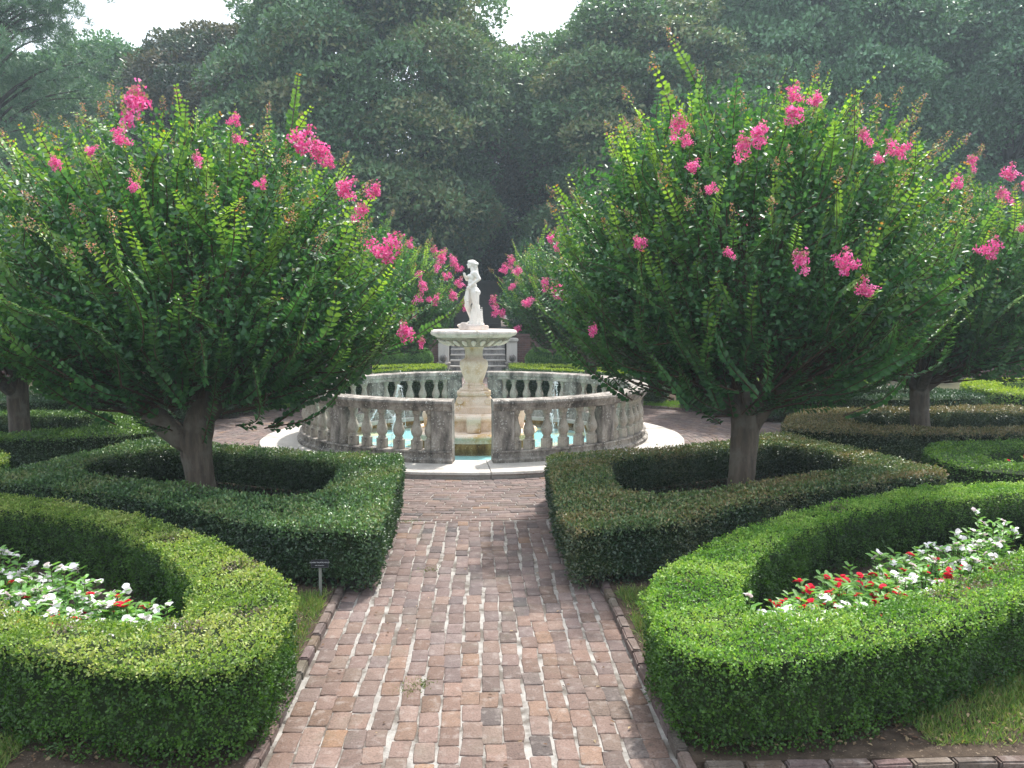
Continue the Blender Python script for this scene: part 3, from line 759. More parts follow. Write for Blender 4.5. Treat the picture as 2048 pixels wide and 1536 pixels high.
# carved volutes on the pedestal
for sx in (-1, 1):
    for fy in (-1, 1):
        bm = bmesh.new(); bmesh.ops.create_cone(bm, cap_ends=True, radius1=.055, radius2=.045, depth=.03, segments=20)
        o = bm_obj('volute', bm, M['marble'], ft, True); o.rotation_euler = (R(90), 0, 0); o.location = (sx * .235, fy * .335, .705)
vase = [(.255, .868), (.262, .885), (.245, .905), (.205, .915), (.19, .94), (.178, .965), (.185, .975), (.165, .985), (.150, 1.0), (.158, 1.03), (.185, 1.10), (.215, 1.19), (.238, 1.27), (.246, 1.33), (.240, 1.375), (.215, 1.405), (.175, 1.42), (.160, 1.44), (.152, 1.50), (.158, 1.58), (.178, 1.62), (.22, 1.635)]
lathe('vase_stem', vase, 48, M['marble'], ft, mod=lambda a, j: 1 + (.012 * math.cos(a * 8) if 9 < j < 14 else 0))
# fluted bowl: rim and dish above, darker fluted belly below
rim = [(.668, 1.80), (.672, 1.815), (.72, 1.83), (.745, 1.85), (.755, 1.875), (.75, 1.90), (.73, 1.922), (.69, 1.93), (.62, 1.925), (.60, 1.90), (.3, 1.86), (0, 1.86)]
lathe('rim', rim, 96, M['bowlstone'], ft, sharp=60)
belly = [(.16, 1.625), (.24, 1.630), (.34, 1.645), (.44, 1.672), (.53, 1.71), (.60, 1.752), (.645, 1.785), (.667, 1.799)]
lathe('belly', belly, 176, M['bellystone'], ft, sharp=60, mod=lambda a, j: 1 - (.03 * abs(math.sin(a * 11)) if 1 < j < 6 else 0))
for k in range(22):
    a = R(k * 360 / 22 + 8.2)
    bm = bmesh.new(); bmesh.ops.create_uvsphere(bm, u_segments=12, v_segments=10, radius=1)
    for v in bm.verts: v.co = Vector((v.co.x * .030, v.co.y * (.040 + .012 * v.co.z), v.co.z * .105))
    o = bm_obj('lobe', bm, M['bowlstone'], ft, True)
    r0 = .530; o.location = (r0 * math.cos(a), r0 * math.sin(a), 1.706); o.rotation_euler = (0, R(64), a)
# broken corner blocks of the statue plinth
bm = bmesh.new(); bm_box(bm, -.26, .26, -.20, .20, 1.92, 2.0, .012)
bm_obj('statue_plinth', bm, M['bowlstone'], ft)
bm = bmesh.new(); bm_box(bm, -.12, .10, -.235, -.203, 1.915, 1.99, .01)
bm_obj('plinth_chip', bm, M['bowlstone'], ft)

# ------------------------------------------------------------------ statue
def blob(bm, p0, p1, r0, r1, n=8, sy=1.0):
    """chain of overlapping spheres from p0 to p1"""
    p0, p1 = Vector(p0), Vector(p1)
    for i in range(n + 1):
        t = i / n; c = p0.lerp(p1, t); r = r0 + (r1 - r0) * t
        mt = Matrix.Translation(c) @ Matrix.Diagonal((r, r * sy, r, 1))
        bmesh.ops.create_icosphere(bm, subdivisions=2, radius=1.0, matrix=mt)
def ell(bm, c, s, rot=(0, 0, 0)):
    from mathutils import Euler
    mt = Matrix.Translation(c) @ Euler(rot).to_matrix().to_4x4() @ Matrix.Diagonal((*s, 1)); bmesh.ops.create_icosphere(bm, subdivisions=3, radius=1.0, matrix=mt)
def remeshed(name, bm, mat, parent, vox, smooth_it=3):
    me = bpy.data.meshes.new(name); bm.to_mesh(me); bm.free()
    o = link(name, me, mat, parent)
    m = o.modifiers.new('r', 'REMESH'); m.mode = 'VOXEL'; m.voxel_size = vox; m.use_smooth_shade = True
    m2 = o.modifiers.new('s', 'SMOOTH'); m2.iterations = smooth_it; m2.factor = .5
    return o
st = empty('marble_statue', (CX + .01, CY, 2.0), 0, 'white marble nude woman turned left, standing on the fountain bowl', 'statue')
st.scale = (1.28, 1.22, 1.045)
bm = bmesh.new()
# torso
ell(bm, (-.010, 0, .575), (.078, .094, .075)); ell(bm, (.030, .035, .545), (.055, .05, .062)); ell(bm, (.032, -.035, .545), (.055, .05, .062))
ell(bm, (-.025, 0, .655), (.064, .078, .07)); ell(bm, (-.030, 0, .725), (.055, .070, .07)); ell(bm, (-.018, 0, .80), (.060, .085, .075)); ell(bm, (-.005, 0, .855), (.052, .098, .048))
ell(bm, (-.062, -.040, .815), (.034, .034, .032)); ell(bm, (-.062, .040, .815), (.034, .034, .032))
blob(bm, (-.012, 0, .88), (-.028, 0, .955), .034, .030, 4)
# near arm, hanging and bent forward to the thigh
blob(bm, (.018, -.095, .865), (.066, -.108, .765), .036, .029, 7); blob(bm, (.066, -.108, .765), (-.055, -.105, .650), .029, .019, 9)
ell(bm, (-.080, -.098, .628), (.027, .014, .020), (0, R(35), 0))
for k in range(4): blob(bm, (-.090, -.105 + .009 * k, .618), (-.112, -.100 + .009 * k, .590 - .004 * (k % 2)), .007, .0055, 4)
blob(bm, (-.072, -.085, .625), (-.090, -.080, .602), .008, .006, 3)
# far arm, raised with the hand at the breast
blob(bm, (-.005, .095, .865), (-.098, .098, .765), .035, .028, 7); blob(bm, (-.098, .098, .765), (-.128, .030, .825), .027, .019, 7)
ell(bm, (-.132, .015, .842), (.018, .022, .024))
for k in range(4): blob(bm, (-.136, .000 + .009 * k, .850), (-.150, -.004 + .009 * k, .872 - .003 * (k % 2)), .0075, .006, 3)
blob(bm, (-.122, .005, .855), (-.128, -.010, .875), .008, .006, 3)
# standing leg (near) and bent leg (far)
blob(bm, (.005, -.045, .54), (.022, -.045, .345), .068, .046, 10); blob(bm, (.022, -.045, .345), (.040, -.040, .20), .045, .042, 8); blob(bm, (.040, -.040, .20), (.040, -.040, .045), .042, .026, 8)
ell(bm, (.005, -.045, .025), (.052, .022, .020))
blob(bm, (-.030, .045, .535), (-.095, .040, .335), .062, .043, 10); blob(bm, (-.095, .040, .335), (-.030, .045, .08), .042, .025, 12)
ell(bm, (-.065, .045, .055), (.05, .021, .018), (0, R(-20), 0))
remeshed('body', bm, M['statue'], st, .0065, 3)
bm = bmesh.new()
ell(bm, (-.038, 0, 1.015), (.050, .041, .056)); ell(bm, (-.060, 0, .985), (.030, .028, .034))
ell(bm, (-.0885, 0, 1.005), (.011, .008, .014), (0, R(25), 0))       # nose
ell(bm, (-.083, 0, .982), (.008, .015, .005)); ell(bm, (-.083, 0, .974), (.008, .013, .005)); ell(bm, (-.074, 0, .956), (.014, .014, .011))
ell(bm, (-.080, -.017, 1.028), (.010, .014, .005)); ell(bm, (-.080, .017, 1.028), (.010, .014, .005))
ell(bm, (-.077, -.017, 1.016), (.008, .008, .0055)); ell(bm, (-.077, .017, 1.016), (.008, .008, .0055))
ell(bm, (-.036, -.042, 1.000), (.010, .006, .015)); ell(bm, (-.036, .042, 1.000), (.010, .006, .015))
remeshed('head', bm, M['statue'], st, .004, 2)
bm = bmesh.new()
ell(bm, (-.026, 0, 1.040), (.060, .050, .045)); ell(bm, (.022, 0, 1.018), (.038, .042, .036)); ell(bm, (-.060, 0, 1.055), (.030, .040, .022))
for k in range(9): ell(bm, (-.050 + .012 * k, -.040 + .003 * math.sin(k * 2), 1.035 - .003 * k), (.014, .014, .016))
blob(bm, (.020, -.005, .99), (.052, -.010, .78), .030, .018, 10)
blob(bm, (.022, .02, .98), (.050, .03, .82), .022, .014, 8)
remeshed('hair', bm, M['statue'], st, .005, 1)
bm = bmesh.new()
# drapery falling from the hand beside the thigh and the stump behind the legs
blob(bm, (-.085, -.075, .60), (-.105, -.060, .45), .024, .034, 8); blob(bm, (-.105, -.060, .45), (-.090, -.040, .295), .036, .026, 8)
blob(bm, (.020, .0, .31), (.030, .0, .02), .062, .078, 12, 1.1); blob(bm, (-.02, .03, .20), (-.03, .02, .02), .035, .050, 8)
for k in range(7): blob(bm, (-.030 + .022 * k, -.055 - .02 * math.sin(k * .5), .29 - .012 * (k % 3)), (-.045 + .026 * k, -.070 - .012 * (k % 2), .01), .011, .016, 10)
for k in range(4): blob(bm, (-.115 + .012 * k, -.085, .55), (-.125 + .016 * k, -.088, .32), .008, .009, 8)
remeshed('drapery', bm, M['statue'], st, .006, 2)
bm = bmesh.new()
ell(bm, (0, 0, .0), (.13, .12, .035)); ell(bm, (-.13, -.06, .012), (.062, .05, .045), (0, R(20), 0)); ell(bm, (-.185, -.03, .0), (.05, .05, .03)); ell(bm, (.09, .02, .015), (.05, .07, .04))
remeshed('rocky_base', bm, M['bowlstone'], st, .007, 1)

# ------------------------------------------------------------------ water jets
def jet(x, y, h, reach, az, label, seed):
    g = np.random.RandomState(seed); root = empty('water_jet', (x, y, -.02), az, label, 'water jet', 'jets of water in the pool')
    bm = bmesh.new(); n = 150
    for i in range(n):
        t = (i + g.rand()) / n; up = 4 * t * (1 - t) if reach > .05 else (1 - abs(2 * t - 1)) ; sp = .004 + .035 * t
        p = (reach * t + g.normal() * sp, g.normal() * sp, h * up + g.normal() * .012); r = g.uniform(.003, .0075) * (1.2 if t < .5 else 1)
        if p[2] < .0: continue
        bmesh.ops.create_icosphere(bm, subdivisions=1, radius=1, matrix=Matrix.Translation(p) @ Matrix.Diagonal((r, r, r * g.uniform(1, 2.6), 1)))
    bm_obj('spray', bm, M['spray'], root, True)['kind'] = 'stuff'
    ch = [[(reach * t, 0, h * 4 * t * (1 - t), .0055 + .003 * t) for t in np.linspace(0, .5, 8)]]
    if reach > .1: ch.append([(reach * t + .01, 0.006, h * 4 * t * (1 - t) + .003, .004) for t in np.linspace(.45, .97, 8)])
    link('stream', sweep('stream', ch, 6, .12, seed), M['spray'], root)
jet(CX - 1.55, CY + 1.55, .86, .5, R(-60), 'split water jet rising before the back balustrade, left of the fountain', 1)
jet(CX + 1.62, CY + 1.45, .92, .28, R(-120), 'water jet rising before the back balustrade, right of the fountain', 2)
jet(CX - 1.9, CY - .2, .60, .62, R(10), 'water jet arching behind the left balusters', 3)
jet(CX - 1.35, CY - 1.1, .56, .28, R(60), 'thin water jet just left of the fountain steps', 4)
jet(CX + 1.35, CY - .9, .56, .3, R(120), 'thin water jet just right of the fountain steps', 5)
jet(CX + 2.0, CY + .1, .60, .5, R(170), 'water jet arching behind the right balusters', 6)

# ------------------------------------------------------------------ crape myrtles
def crape_crown(seed, a=2.35, cz=2.35, shoots=820, step=.036, leaf=.070, fill=21000, low=.0, ZC=2.65, prot=.17):
    g = np.random.RandomState(seed)
    S = shoots; ph = g.rand(S) * 2 * math.pi; se = -0.80 + 1.80 * g.rand(S) ** .85; ce = np.sqrt(1 - np.minimum(se ** 2, 1))
    U = np.column_stack([np.cos(ph) * ce, np.sin(ph) * ce, se])
    lump = 1 + .07 * noise(U, .9, seed) + .04 * noise(U, 2.2, seed + 1)
    rr = g.uniform(.62, 1.02, S) ** .7 + (g.rand(S) > .72) * g.uniform(0, prot, S) * (se > -.1)
    ell_ = lambda u: np.column_stack([a * u[:, 0], a * u[:, 1], np.where(u[:, 2] > 0, cz * u[:, 2], -(1.20 - low) * np.abs(u[:, 2]))])
    E = ell_(U) * (rr * lump * (1 + .10 * (g.rand(S) < .12)))[:, None] + [0, 0, ZC]
    org = np.array([0, 0, 1.15]); rad = nrmz(E - org * [1, 1, 1.1])
    dr = nrmz(rad + np.array([0, 0, .30]) * (1 - np.abs(rad[:, 2:3])) * g.uniform(0, 1.6, (S, 1)) + g.normal(size=(S, 3)) * .13)
    LEN = np.minimum(g.uniform(.65, 1.45, S), np.linalg.norm(E - org, axis=1) * .85); side = nrmz(np.cross(dr, g.normal(size=(S, 3)))) * g.normal(size=(S, 1)) * .15
    B = E - dr * LEN[:, None]; cnt = (LEN / (step * g.uniform(.85, 1.25, S))).astype(int)
    P, T, UU, SI = [], [], [], []
    for i in range(S):
        t = (np.arange(cnt[i]) + g.rand()) / cnt[i]; bow = (4 * t * (1 - t) * LEN[i])[:, None]; db = (4 * (1 - 2 * t) * LEN[i])[:, None]
        dn = np.array([0, 0, -.07 * ce[i]])
        P.append(B[i] + (E[i] - B[i]) * t[:, None] + bow * (side[i] + dn)); T.append((E[i] - B[i])[None] + db * (side[i] + dn)); UU.append(t); SI.append(np.full(cnt[i], i))
    P = np.vstack(P); T = nrmz(np.vstack(T)); Ux = np.concatenate(UU); SI = np.concatenate(SI)
    tw = nrmz(g.normal(size=(S, 3)) * .75 + [0, 0, 1] - dr * .2); A = nrmz(np.cross(T, tw[SI])); NN = nrmz(np.cross(A, T)); outs = []
    young = (g.rand(S) < .8) * g.uniform(.45, 1, S) * np.clip(.30 + se * .9 + (rr - .88) * 2.2, .15, 1)
    C0 = np.array([(.034, .110, .042), (.048, .145, .052), (.070, .185, .064)]); shade = g.uniform(.8, 1.2, S)
    for sg in (-1, 1):
        n = len(P); d = A * sg * .85 + T * .45 + g.normal(size=(n, 3)) * .16 + NN * .12; nn = NN + T * .50 + g.normal(size=(n, 3)) * .20
        sz = leaf * (1 - .58 * np.clip((Ux - .70) / .30, 0, 1)) * g.uniform(.75, 1.18, n); c = C0[g.randint(0, 3, n)] * g.uniform(.8, 1.25, (n, 1)) * shade[SI][:, None]
        y = (np.clip((Ux - .40) / .50, 0, 1) ** 1.2 * young[SI])[:, None]; c = c * (1 - y) + np.array((.31, .49, .06)) * g.uniform(.8, 1.2, (n, 1)) * y
        tip = ((Ux > .965) & (young[SI] > .35) & (g.rand(n) < .35))[:, None]; c = np.where(tip, np.array((.40, .20, .05)), c)
        k = g.rand(n) < .93; outs.append([q[k] for q in (P + A * sg * .003, d, nn, sz, sz * .70, c)])
    # inner leaves filling the head
    uf = rnd_unit(g, fill); Pf = ell_(uf) * (g.uniform(.25, .90, fill) ** .6)[:, None] + [0, 0, ZC]; Pf = Pf[(Pf[:, 2] > 1.40 + .10 * g.normal(size=fill))]; nf = len(Pf)
    outs.append([Pf, g.normal(size=(nf, 3)) + nrmz(Pf - org) * .5, rnd_unit(g, nf) * .7 + [0, 0, .8], leaf * .9 * g.uniform(.8, 1.15, nf), leaf * .6 * g.uniform(.8, 1.1, nf), C0[g.randint(0, 3, nf)] * g.uniform(.7, 1.1, (nf, 1))])
    P2, D2, N2, L2, W2, C2 = [np.concatenate([o[k] for o in outs]) for k in range(6)]
    ti = np.where((se > .15) & (rr > .8) & (g.rand(S) < .34))[0]; nb = 60
    bt = np.repeat(ti, nb); q = g.rand(len(bt)); off = rnd_unit(g, len(bt)) * (.012 + .050 * (1 - q))[:, None]
    Pb = E[bt] + dr[bt] * (q * .17 - .04)[:, None] + off; cb = np.array([(.32, .20, .12), (.34, .28, .14), (.52, .20, .24), (.24, .28, .10)])[g.randint(0, 4, len(bt))]
    P2 = np.vstack([P2, Pb]); D2 = np.vstack([D2, rnd_unit(g, len(bt))]); N2 = np.vstack([N2, rnd_unit(g, len(bt))])
    L2 = np.concatenate([L2, g.uniform(.010, .02, len(bt))]); W2 = np.concatenate([W2, g.uniform(.008, .014, len(bt))]); C2 = np.vstack([C2, cb])
    me = leaf_mesh('crown', P2, D2, N2, L2, W2, C2, True, .18)
    me.materials.append(M['crape'])
    ch = []
    for i in range(S):
        m = (B[i] + E[i]) / 2 + LEN[i] * (side[i] + [0, 0, -.07 * ce[i]]); ch.append([(*B[i], .008), (*m, .005), (*E[i], .002)])
        if i % 3 == 0 and E[i, 2] > 2.0: ch.append([(*(org * .6 + B[i] * .4 + [0, 0, -.05]), .016), (*B[i], .008)])
    tw = sweep('shoots', ch, 4); tw.materials.append(M['stem'])
    return me, tw

def trunk_mesh(seed, variant):
    g = np.random.RandomState(seed); ch = []
    if variant == 'left':
        ch.append([(.02, 0, -.05, .20), (.03, 0, .12, .165), (.0, 0, .45, .150), (-.03, .0, .75, .165), (.02, .0, 1.05, .155), (.10, .05, 1.4, .12), (.16, .1, 1.8, .07)])
        ch.append([(-.02, 0, .72, .12), (-.22, -.03, .88, .125), (-.45, -.05, 1.08, .11), (-.66, -.05, 1.32, .085), (-.85, -.1, 1.62, .055)])
        ch.append([(.03, 0, 1.0, .10), (.25, -.1, 1.22, .085), (.55, -.2, 1.42, .06), (.9, -.3, 1.62, .035)])
        heads = [(-.5, 0, 1.15), (.1, .1, 1.35), (.5, -.2, 1.4), (-.75, -.1, 1.5)]
    elif variant == 'right':
        ch.append([(-.02, 0, -.05, .19), (-.02, 0, .15, .155), (0, 0, .5, .148), (.02, 0, .95, .155), (-.02, .02, 1.25, .13), (-.08, .05, 1.65, .08)])
        ch.append([(.04, 0, .85, .10), (.16, -.02, 1.1, .12), (.34, -.02, 1.33, .10), (.6, -.05, 1.6, .06)])
        ch.append([(-.03, 0, 1.05, .08), (-.3, -.1, 1.22, .085), (-.62, -.12, 1.30, .065), (-1.0, -.2, 1.48, .04)])
        heads = [(.3, 0, 1.35), (-.1, .05, 1.5), (-.6, -.1, 1.32), (.5, 0, 1.5)]
    else:
        b = g.uniform(-.1, .1)
        ch.append([(b, 0, -.05, .19), (b * .9, 0, .15, .155), (b * .2, 0, .55, .14), (0, 0, 1.0, .14), (.04, .02, 1.3, .11), (.05, .05, 1.7, .06)])
        for q in range(3):
            a = g.rand() * 6.28; ch.append([(0, 0, .95, .08), (.28 * math.cos(a), .28 * math.sin(a), 1.18, .08), (.6 * math.cos(a), .6 * math.sin(a), 1.38, .055), (.9 * math.cos(a), .9 * math.sin(a), 1.65, .035)])
        heads = [(0, 0, 1.3), (.4, .1, 1.3), (-.4, -.1, 1.3)]
    for i in range(30):
        hx, hy, hz = heads[i % len(heads)]; a = g.rand() * 6.28; r = g.uniform(.5, 1.05); z = g.uniform(.28, .85)
        mx, my = hx + .45 * r * math.cos(a), hy + .45 * r * math.sin(a)
        ch.append([(hx, hy, hz - .05, .040), (mx, my, hz + z * .32 + g.normal() * .05, .027), (hx + r * math.cos(a), hy + r * math.sin(a), hz + z + .05, .009)])
    me = sweep('trunk', ch, 14, .012, seed, .055); me.materials.append(M['bark']); return me

def panicle_mesh(seed):
    g = np.random.RandomState(seed); n = 300
    subs = np.column_stack([g.normal(size=(9, 2)) * .34, g.uniform(-.7, .8, 9)]); i = g.randint(0, 9, n)
    P = subs[i] + rnd_unit(g, n) * (.43 * g.rand(n) ** .5)[:, None]
    C = np.array([(.86, .13, .42), (.90, .22, .52), (.78, .09, .34), (.94, .36, .62)])[g.randint(0, 4, n)] * g.uniform(.8, 1.1, (n, 1))
    bud = (P[:, 2] > .55) & (g.rand(n) < .75) | (g.rand(n) < .07); C = np.where(bud[:, None], np.array([(.45, .24, .20), (.30, .30, .12), (.55, .12, .25)])[g.randint(0, 3, n)], C)
    me = leaf_mesh('flower_cluster', P, rnd_unit(g, n), nrmz(P + g.normal(size=(n, 3)) * .6), g.uniform(.13, .26, n), g.uniform(.10, .22, n), C, True, .4)
    me.materials.append(M['petal']); return me
PAN = [panicle_mesh(s) for s in (1, 2, 3, 4)]
CROWNS = {'A': crape_crown(11, 2.44, 2.12, low=.38, ZC=2.28), 'B': crape_crown(23, 2.32, 2.16, 860, low=.05, ZC=2.60, prot=.11), 'C': crape_crown(37, 2.40, 1.90, 640, .042, .080, 15000, .30, 2.45)}
def crape(loc, crown, variant, rz, label, flowers, seed, scale=1.0):
    root = empty('crape_myrtle', (loc[0], loc[1], .04), 0, label, 'flowering tree', 'crape myrtles around the fountain')
    root.scale = (scale, scale, scale)
    link('trunk', trunk_mesh(seed, variant), None, root)
    for nm, me in zip(('crown', 'shoots'), CROWNS[crown]):
        o = link(nm, me, None, root); o.rotation_euler = (0, 0, rz)
    g = np.random.RandomState(seed + 50)
    for i, (x, y, z, r) in enumerate(flowers):
        o = link('flower_cluster', PAN[i % 4], None, root); v = np.array((x, y, z - 1.3)); v = v / np.linalg.norm(v)
        r = max(r, .055) * 1.08; o.location = (x + v[0] * .05, y + v[1] * .05, z + v[2] * .05); o.scale = (r * .95, r * .95, r * 1.1)
        o.rotation_euler = (g.normal() * .3 - v[1] * .6, g.normal() * .3 + v[0] * .6, g.rand() * 6)
    return root
def rndfl(seed, n, a=2.3, cz=1.7):
    g = np.random.RandomState(seed); o = []
    while len(o) < n:
        p = rnd_unit(g, 1)[0]
        if p[2] > .0: o.append((p[0] * a, p[1] * a, 2.65 + p[2] * cz, g.uniform(.06, .15)))
    return o
FL = {'2L': [(-0.03, -1.5, 3.95, 0.16), (0.06, -1.88, 3.63, 0.08), (-0.13, -2.01, 3.48, 0.05), (-0.39, -2.05, 3.37, 0.06), (0.68, -1.94, 3.42, 0.06), (1.17, -1.82, 3.26, 0.04), (1.38, -1.11, 3.74, 0.14), (1.51, -1.1, 3.64, 0.12), (0.95, -1.6, 3.66, 0.04), (1.61, -1.1, 3.55, 0.06), (1.78, -1.18, 3.3, 0.11), (1.97, -0.78, 3.33, 0.09), (1.87, -1.27, 3.08, 0.08), (2.14, -1.02, 2.79, 0.15), (2.29, -0.52, 2.86, 0.05), (2.27, -0.83, 1.99, 0.1), (2.38, -0.27, 1.86, 0.05), (0.84, -1.38, 3.87, 0.06), (0.26, -2.2, 3.17, 0.03)], '2R': [(-1.18, -1.56, 3.8, 0.1), (-1.09, -1.7, 3.69, 0.06), (-1.07, -1.87, 3.43, 0.07), (-0.55, -1.96, 3.67, 0.11), (-0.69, -1.98, 3.55, 0.1), (-0.15, -1.72, 4.09, 0.08), (0.0, -1.78, 4.02, 0.07), (-0.24, -1.9, 3.86, 0.1), (0.36, -2.02, 3.65, 0.07), (0.62, -1.99, 3.58, 0.09), (0.42, -2.1, 3.46, 0.05), (-1.5, -1.76, 2.79, 0.07), (-0.26, -2.31, 2.59, 0.09), (0.09, -2.32, 2.6, 0.11), (0.27, -2.29, 2.38, 0.09), (-1.83, -1.29, 2.01, 0.06), (-0.81, -2.17, 2.66, 0.03), (-0.97, -2.01, 3.22, 0.04)], '3L': [(1.11, -1.98, 3.07, 0.1), (1.19, -1.76, 3.33, 0.05), (0.99, -1.64, 3.59, 0.05)], '3R': [(0.28, -0.64, 4.27, 0.1), (-0.36, -1.48, 3.92, 0.1), (0.73, -0.86, 4.13, 0.13), (0.53, -1.5, 3.87, 0.08), (0.12, -1.83, 3.68, 0.11), (-0.36, -2.27, 2.99, 0.14), (0.07, -2.18, 3.23, 0.06), (-1.06, -1.95, 3.17, 0.05)], '5L': [(1.75, -0.95, 3.51, 0.12), (1.9, -0.22, 3.59, 0.1), (2.09, -0.02, 3.39, 0.15), (1.86, -0.96, 3.37, 0.14), (1.75, -1.36, 3.17, 0.12), (2.19, -0.02, 3.23, 0.11), (1.4, -1.82, 3.0, 0.1), (1.46, -1.88, 2.73, 0.14), (1.34, -1.99, 2.48, 0.15), (1.73, -1.66, 2.46, 0.14), (2.26, -0.65, 2.84, 0.13), (2.1, -1.16, 2.54, 0.12), (2.39, 0.03, 2.33, 0.14), (1.96, -1.21, 2.98, 0.11), (1.27, -1.98, 2.09, 0.09)], '5R': [(-1.98, -0.82, 3.3, 0.13), (-2.12, -0.63, 3.2, 0.12), (-1.84, -1.31, 3.1, 0.12), (-1.96, -1.34, 2.75, 0.1), (-2.37, -0.35, 2.41, 0.12), (-2.28, -0.67, 2.22, 0.17), (-1.61, -1.77, 2.39, 0.15), (-0.98, -2.18, 2.62, 0.22), (-1.26, -2.01, 2.74, 0.13), (-1.82, -1.35, 1.82, 0.09), (-1.05, -1.23, 3.85, 0.15), (-0.95, -1.65, 3.61, 0.11)]}
crape((-3.02, 9.3), 'A', 'left', 0, 'large pink-flowered crape myrtle with forked leaning trunk, left of the path', FL['2L'] + [(0.0, 1.9, 3.2, .12)], 1)
crape((2.95, 9.4), 'B', 'right', 0, 'large pink-flowered crape myrtle with upright trunk, right of the path', FL['2R'] + [(.6, 1.8, 3.3, .12)], 2)
crape((-6.85, 12.95), 'C', 'other', 1.0, 'crape myrtle with bent trunk at the left edge', FL['3L'], 3)
crape((6.85, 13.05), 'C', 'other', 2.3, 'crape myrtle at the right edge in the brownish hedge', FL['3R'], 4)
crape((-2.75, 21.1), 'C', 'other', 3.1, 'crape myrtle behind the fountain, its pink flowers left of the statue', FL['5L'], 5)
crape((2.75, 21.1), 'C', 'other', 4.2, 'crape myrtle behind the fountain, its pink flowers right of the statue', FL['5R'], 6)
crape((-6.3, 18.3), 'C', 'other', 5.0, 'crape myrtle beyond the left side path', rndfl(4, 8), 7)
crape((6.3, 18.3), 'C', 'other', .4, 'crape myrtle beyond the right side path', rndfl(5, 8), 8)

# ------------------------------------------------------------------ bedding flowers
def vinca(seed, color, h, nst=7, spread=.17):
    g = np.random.RandomState(seed); P, D, N, L, C = [], [], [], [], []; heads = []
    ch = []
    for s in range(nst):
        a = g.rand() * 6.28; r = spread * math.sqrt(g.rand()) * 1.2; hh = h * g.uniform(.62, 1.0) if s else h
        x1, y1 = r * math.cos(a), r * math.sin(a); ch.append([(x1 * .2, y1 * .2, 0, .004), (x1 * .8, y1 * .8, hh * .5, .003), (x1, y1, hh, .0025)])
        k = int(hh / .026)
        for i in range(k):
            t = (i + 1) / k; b = np.array((x1 * (.2 + .8 * t), y1 * (.2 + .8 * t), hh * t)); aa = i * 1.9 + g.rand()
            for q in (0, math.pi):
                d = np.array((math.cos(aa + q), math.sin(aa + q), .35 + .4 * g.rand())); P.append(b); D.append(d); N.append((g.normal() * .2, g.normal() * .2, 1)); L.append(.080 * g.uniform(.7, 1.1) * (1.1 - .3 * t))
                C.append(np.array((.13, .30, .09)) * g.uniform(.75, 1.3) + np.array((.05, .06, .01)) * t)
        heads.append((x1, y1, hh))
    P, D, N = map(np.array, (P, D, N)); L = np.array(L)
    fol = leaf_mesh('foliage', P, D, N, L, L * .42, np.array(C), True); fol.materials.append(M['box'])
    stm = sweep('stems', ch, 4); stm.materials.append(M['stem'])
    return fol, stm, heads
def bloom_mesh(col, seed):
    g = np.random.RandomState(seed); P, D, N, C = [], [], [], []
    for f in range(3):
        c = np.array((g.normal() * .014, g.normal() * .014, .004 * f)) if f else np.zeros(3); tl = nrmz(np.array([g.normal() * .35, g.normal() * .35, 1.])[None])[0]
        ax = nrmz(np.cross(tl, [1, 0, .1])[None])[0]; ay = np.cross(tl, ax)
        for k in range(5):
            a = k * 1.2566 + f; P.append(c); D.append(ax * math.cos(a) + ay * math.sin(a)); N.append(tl); C.append(np.array(col) * g.uniform(.88, 1.05))
    P, D, N = map(np.array, (P, D, N)); n = len(P)
    me = leaf_mesh('flower', P, D, N, np.full(n, .026), np.full(n, .030), np.array(C), True, .05); me.materials.append(M['petal']); return me
WF = [bloom_mesh((.86, .88, .86), s) for s in (1, 2)]; RF = [bloom_mesh((.72, .018, .05), s) for s in (3, 4)]
VAR = [vinca(s, None, h, n_) for s, h, n_ in ((1, .34, 17), (2, .30, 18), (3, .42, 12), (4, .27, 16))]
def plant_vinca(x, y, color, v, label, group, seed, sc=1.0):
    fol, stm, heads = VAR[v]; sc = 1.12; root = empty('bedding_plant', (x, y, .05), seed * 1.3, label, 'flowering plant', group); root.scale = (sc,) * 3
    o = link('foliage', fol, None, root); link('stems', stm, None, root)['kind'] = 'stuff'
    g = np.random.RandomState(seed)
    for i, (hx, hy, hh) in enumerate(heads):
        if i and g.rand() < (.12 if color == 'white' else .5): continue
        o = link('flower', (WF if color == 'white' else RF)[g.randint(2)], None, root); o.location = (hx, hy, hh + .008); o.rotation_euler = (g.normal() * .3, g.normal() * .3, g.rand() * 6); s = g.uniform(.7, 1.0); o.scale = (s, s, s)
ORD = ['nearest the path tip', 'second', 'third', 'fourth', 'fifth', 'sixth', 'seventh', 'eighth', 'ninth', 'tenth', 'eleventh', 'twelfth', 'thirteenth', 'fourteenth', 'fifteenth', 'sixteenth', 'seventeenth', 'eighteenth', 'nineteenth', 'twentieth']
LV = [(-1.62, 4.68, 'w', 3), (-1.78, 4.82, 'r', 3), (-2.0, 5.0, 'w', 1), (-2.12, 5.22, 'w', 0), (-2.3, 5.05, 'w', 1), (-2.33, 5.42, 'r', 0), (-2.5, 5.22, 'w', 0), (-2.56, 5.58, 'w', 1), (-2.70, 5.32, 'r', 3), (-2.75, 5.72, 'w', 2), (-2.85, 5.45, 'w', 1), (-3.02, 5.95, 'w', 0), (-3.05, 5.62, 'w', 1), (-3.25, 5.85, 'r', 1), (-3.35, 6.2, 'w', 0), (-3.5, 6.0, 'w', 2), (-3.75, 6.4, 'w', 0), (-4.1, 6.7, 'r', 1)]
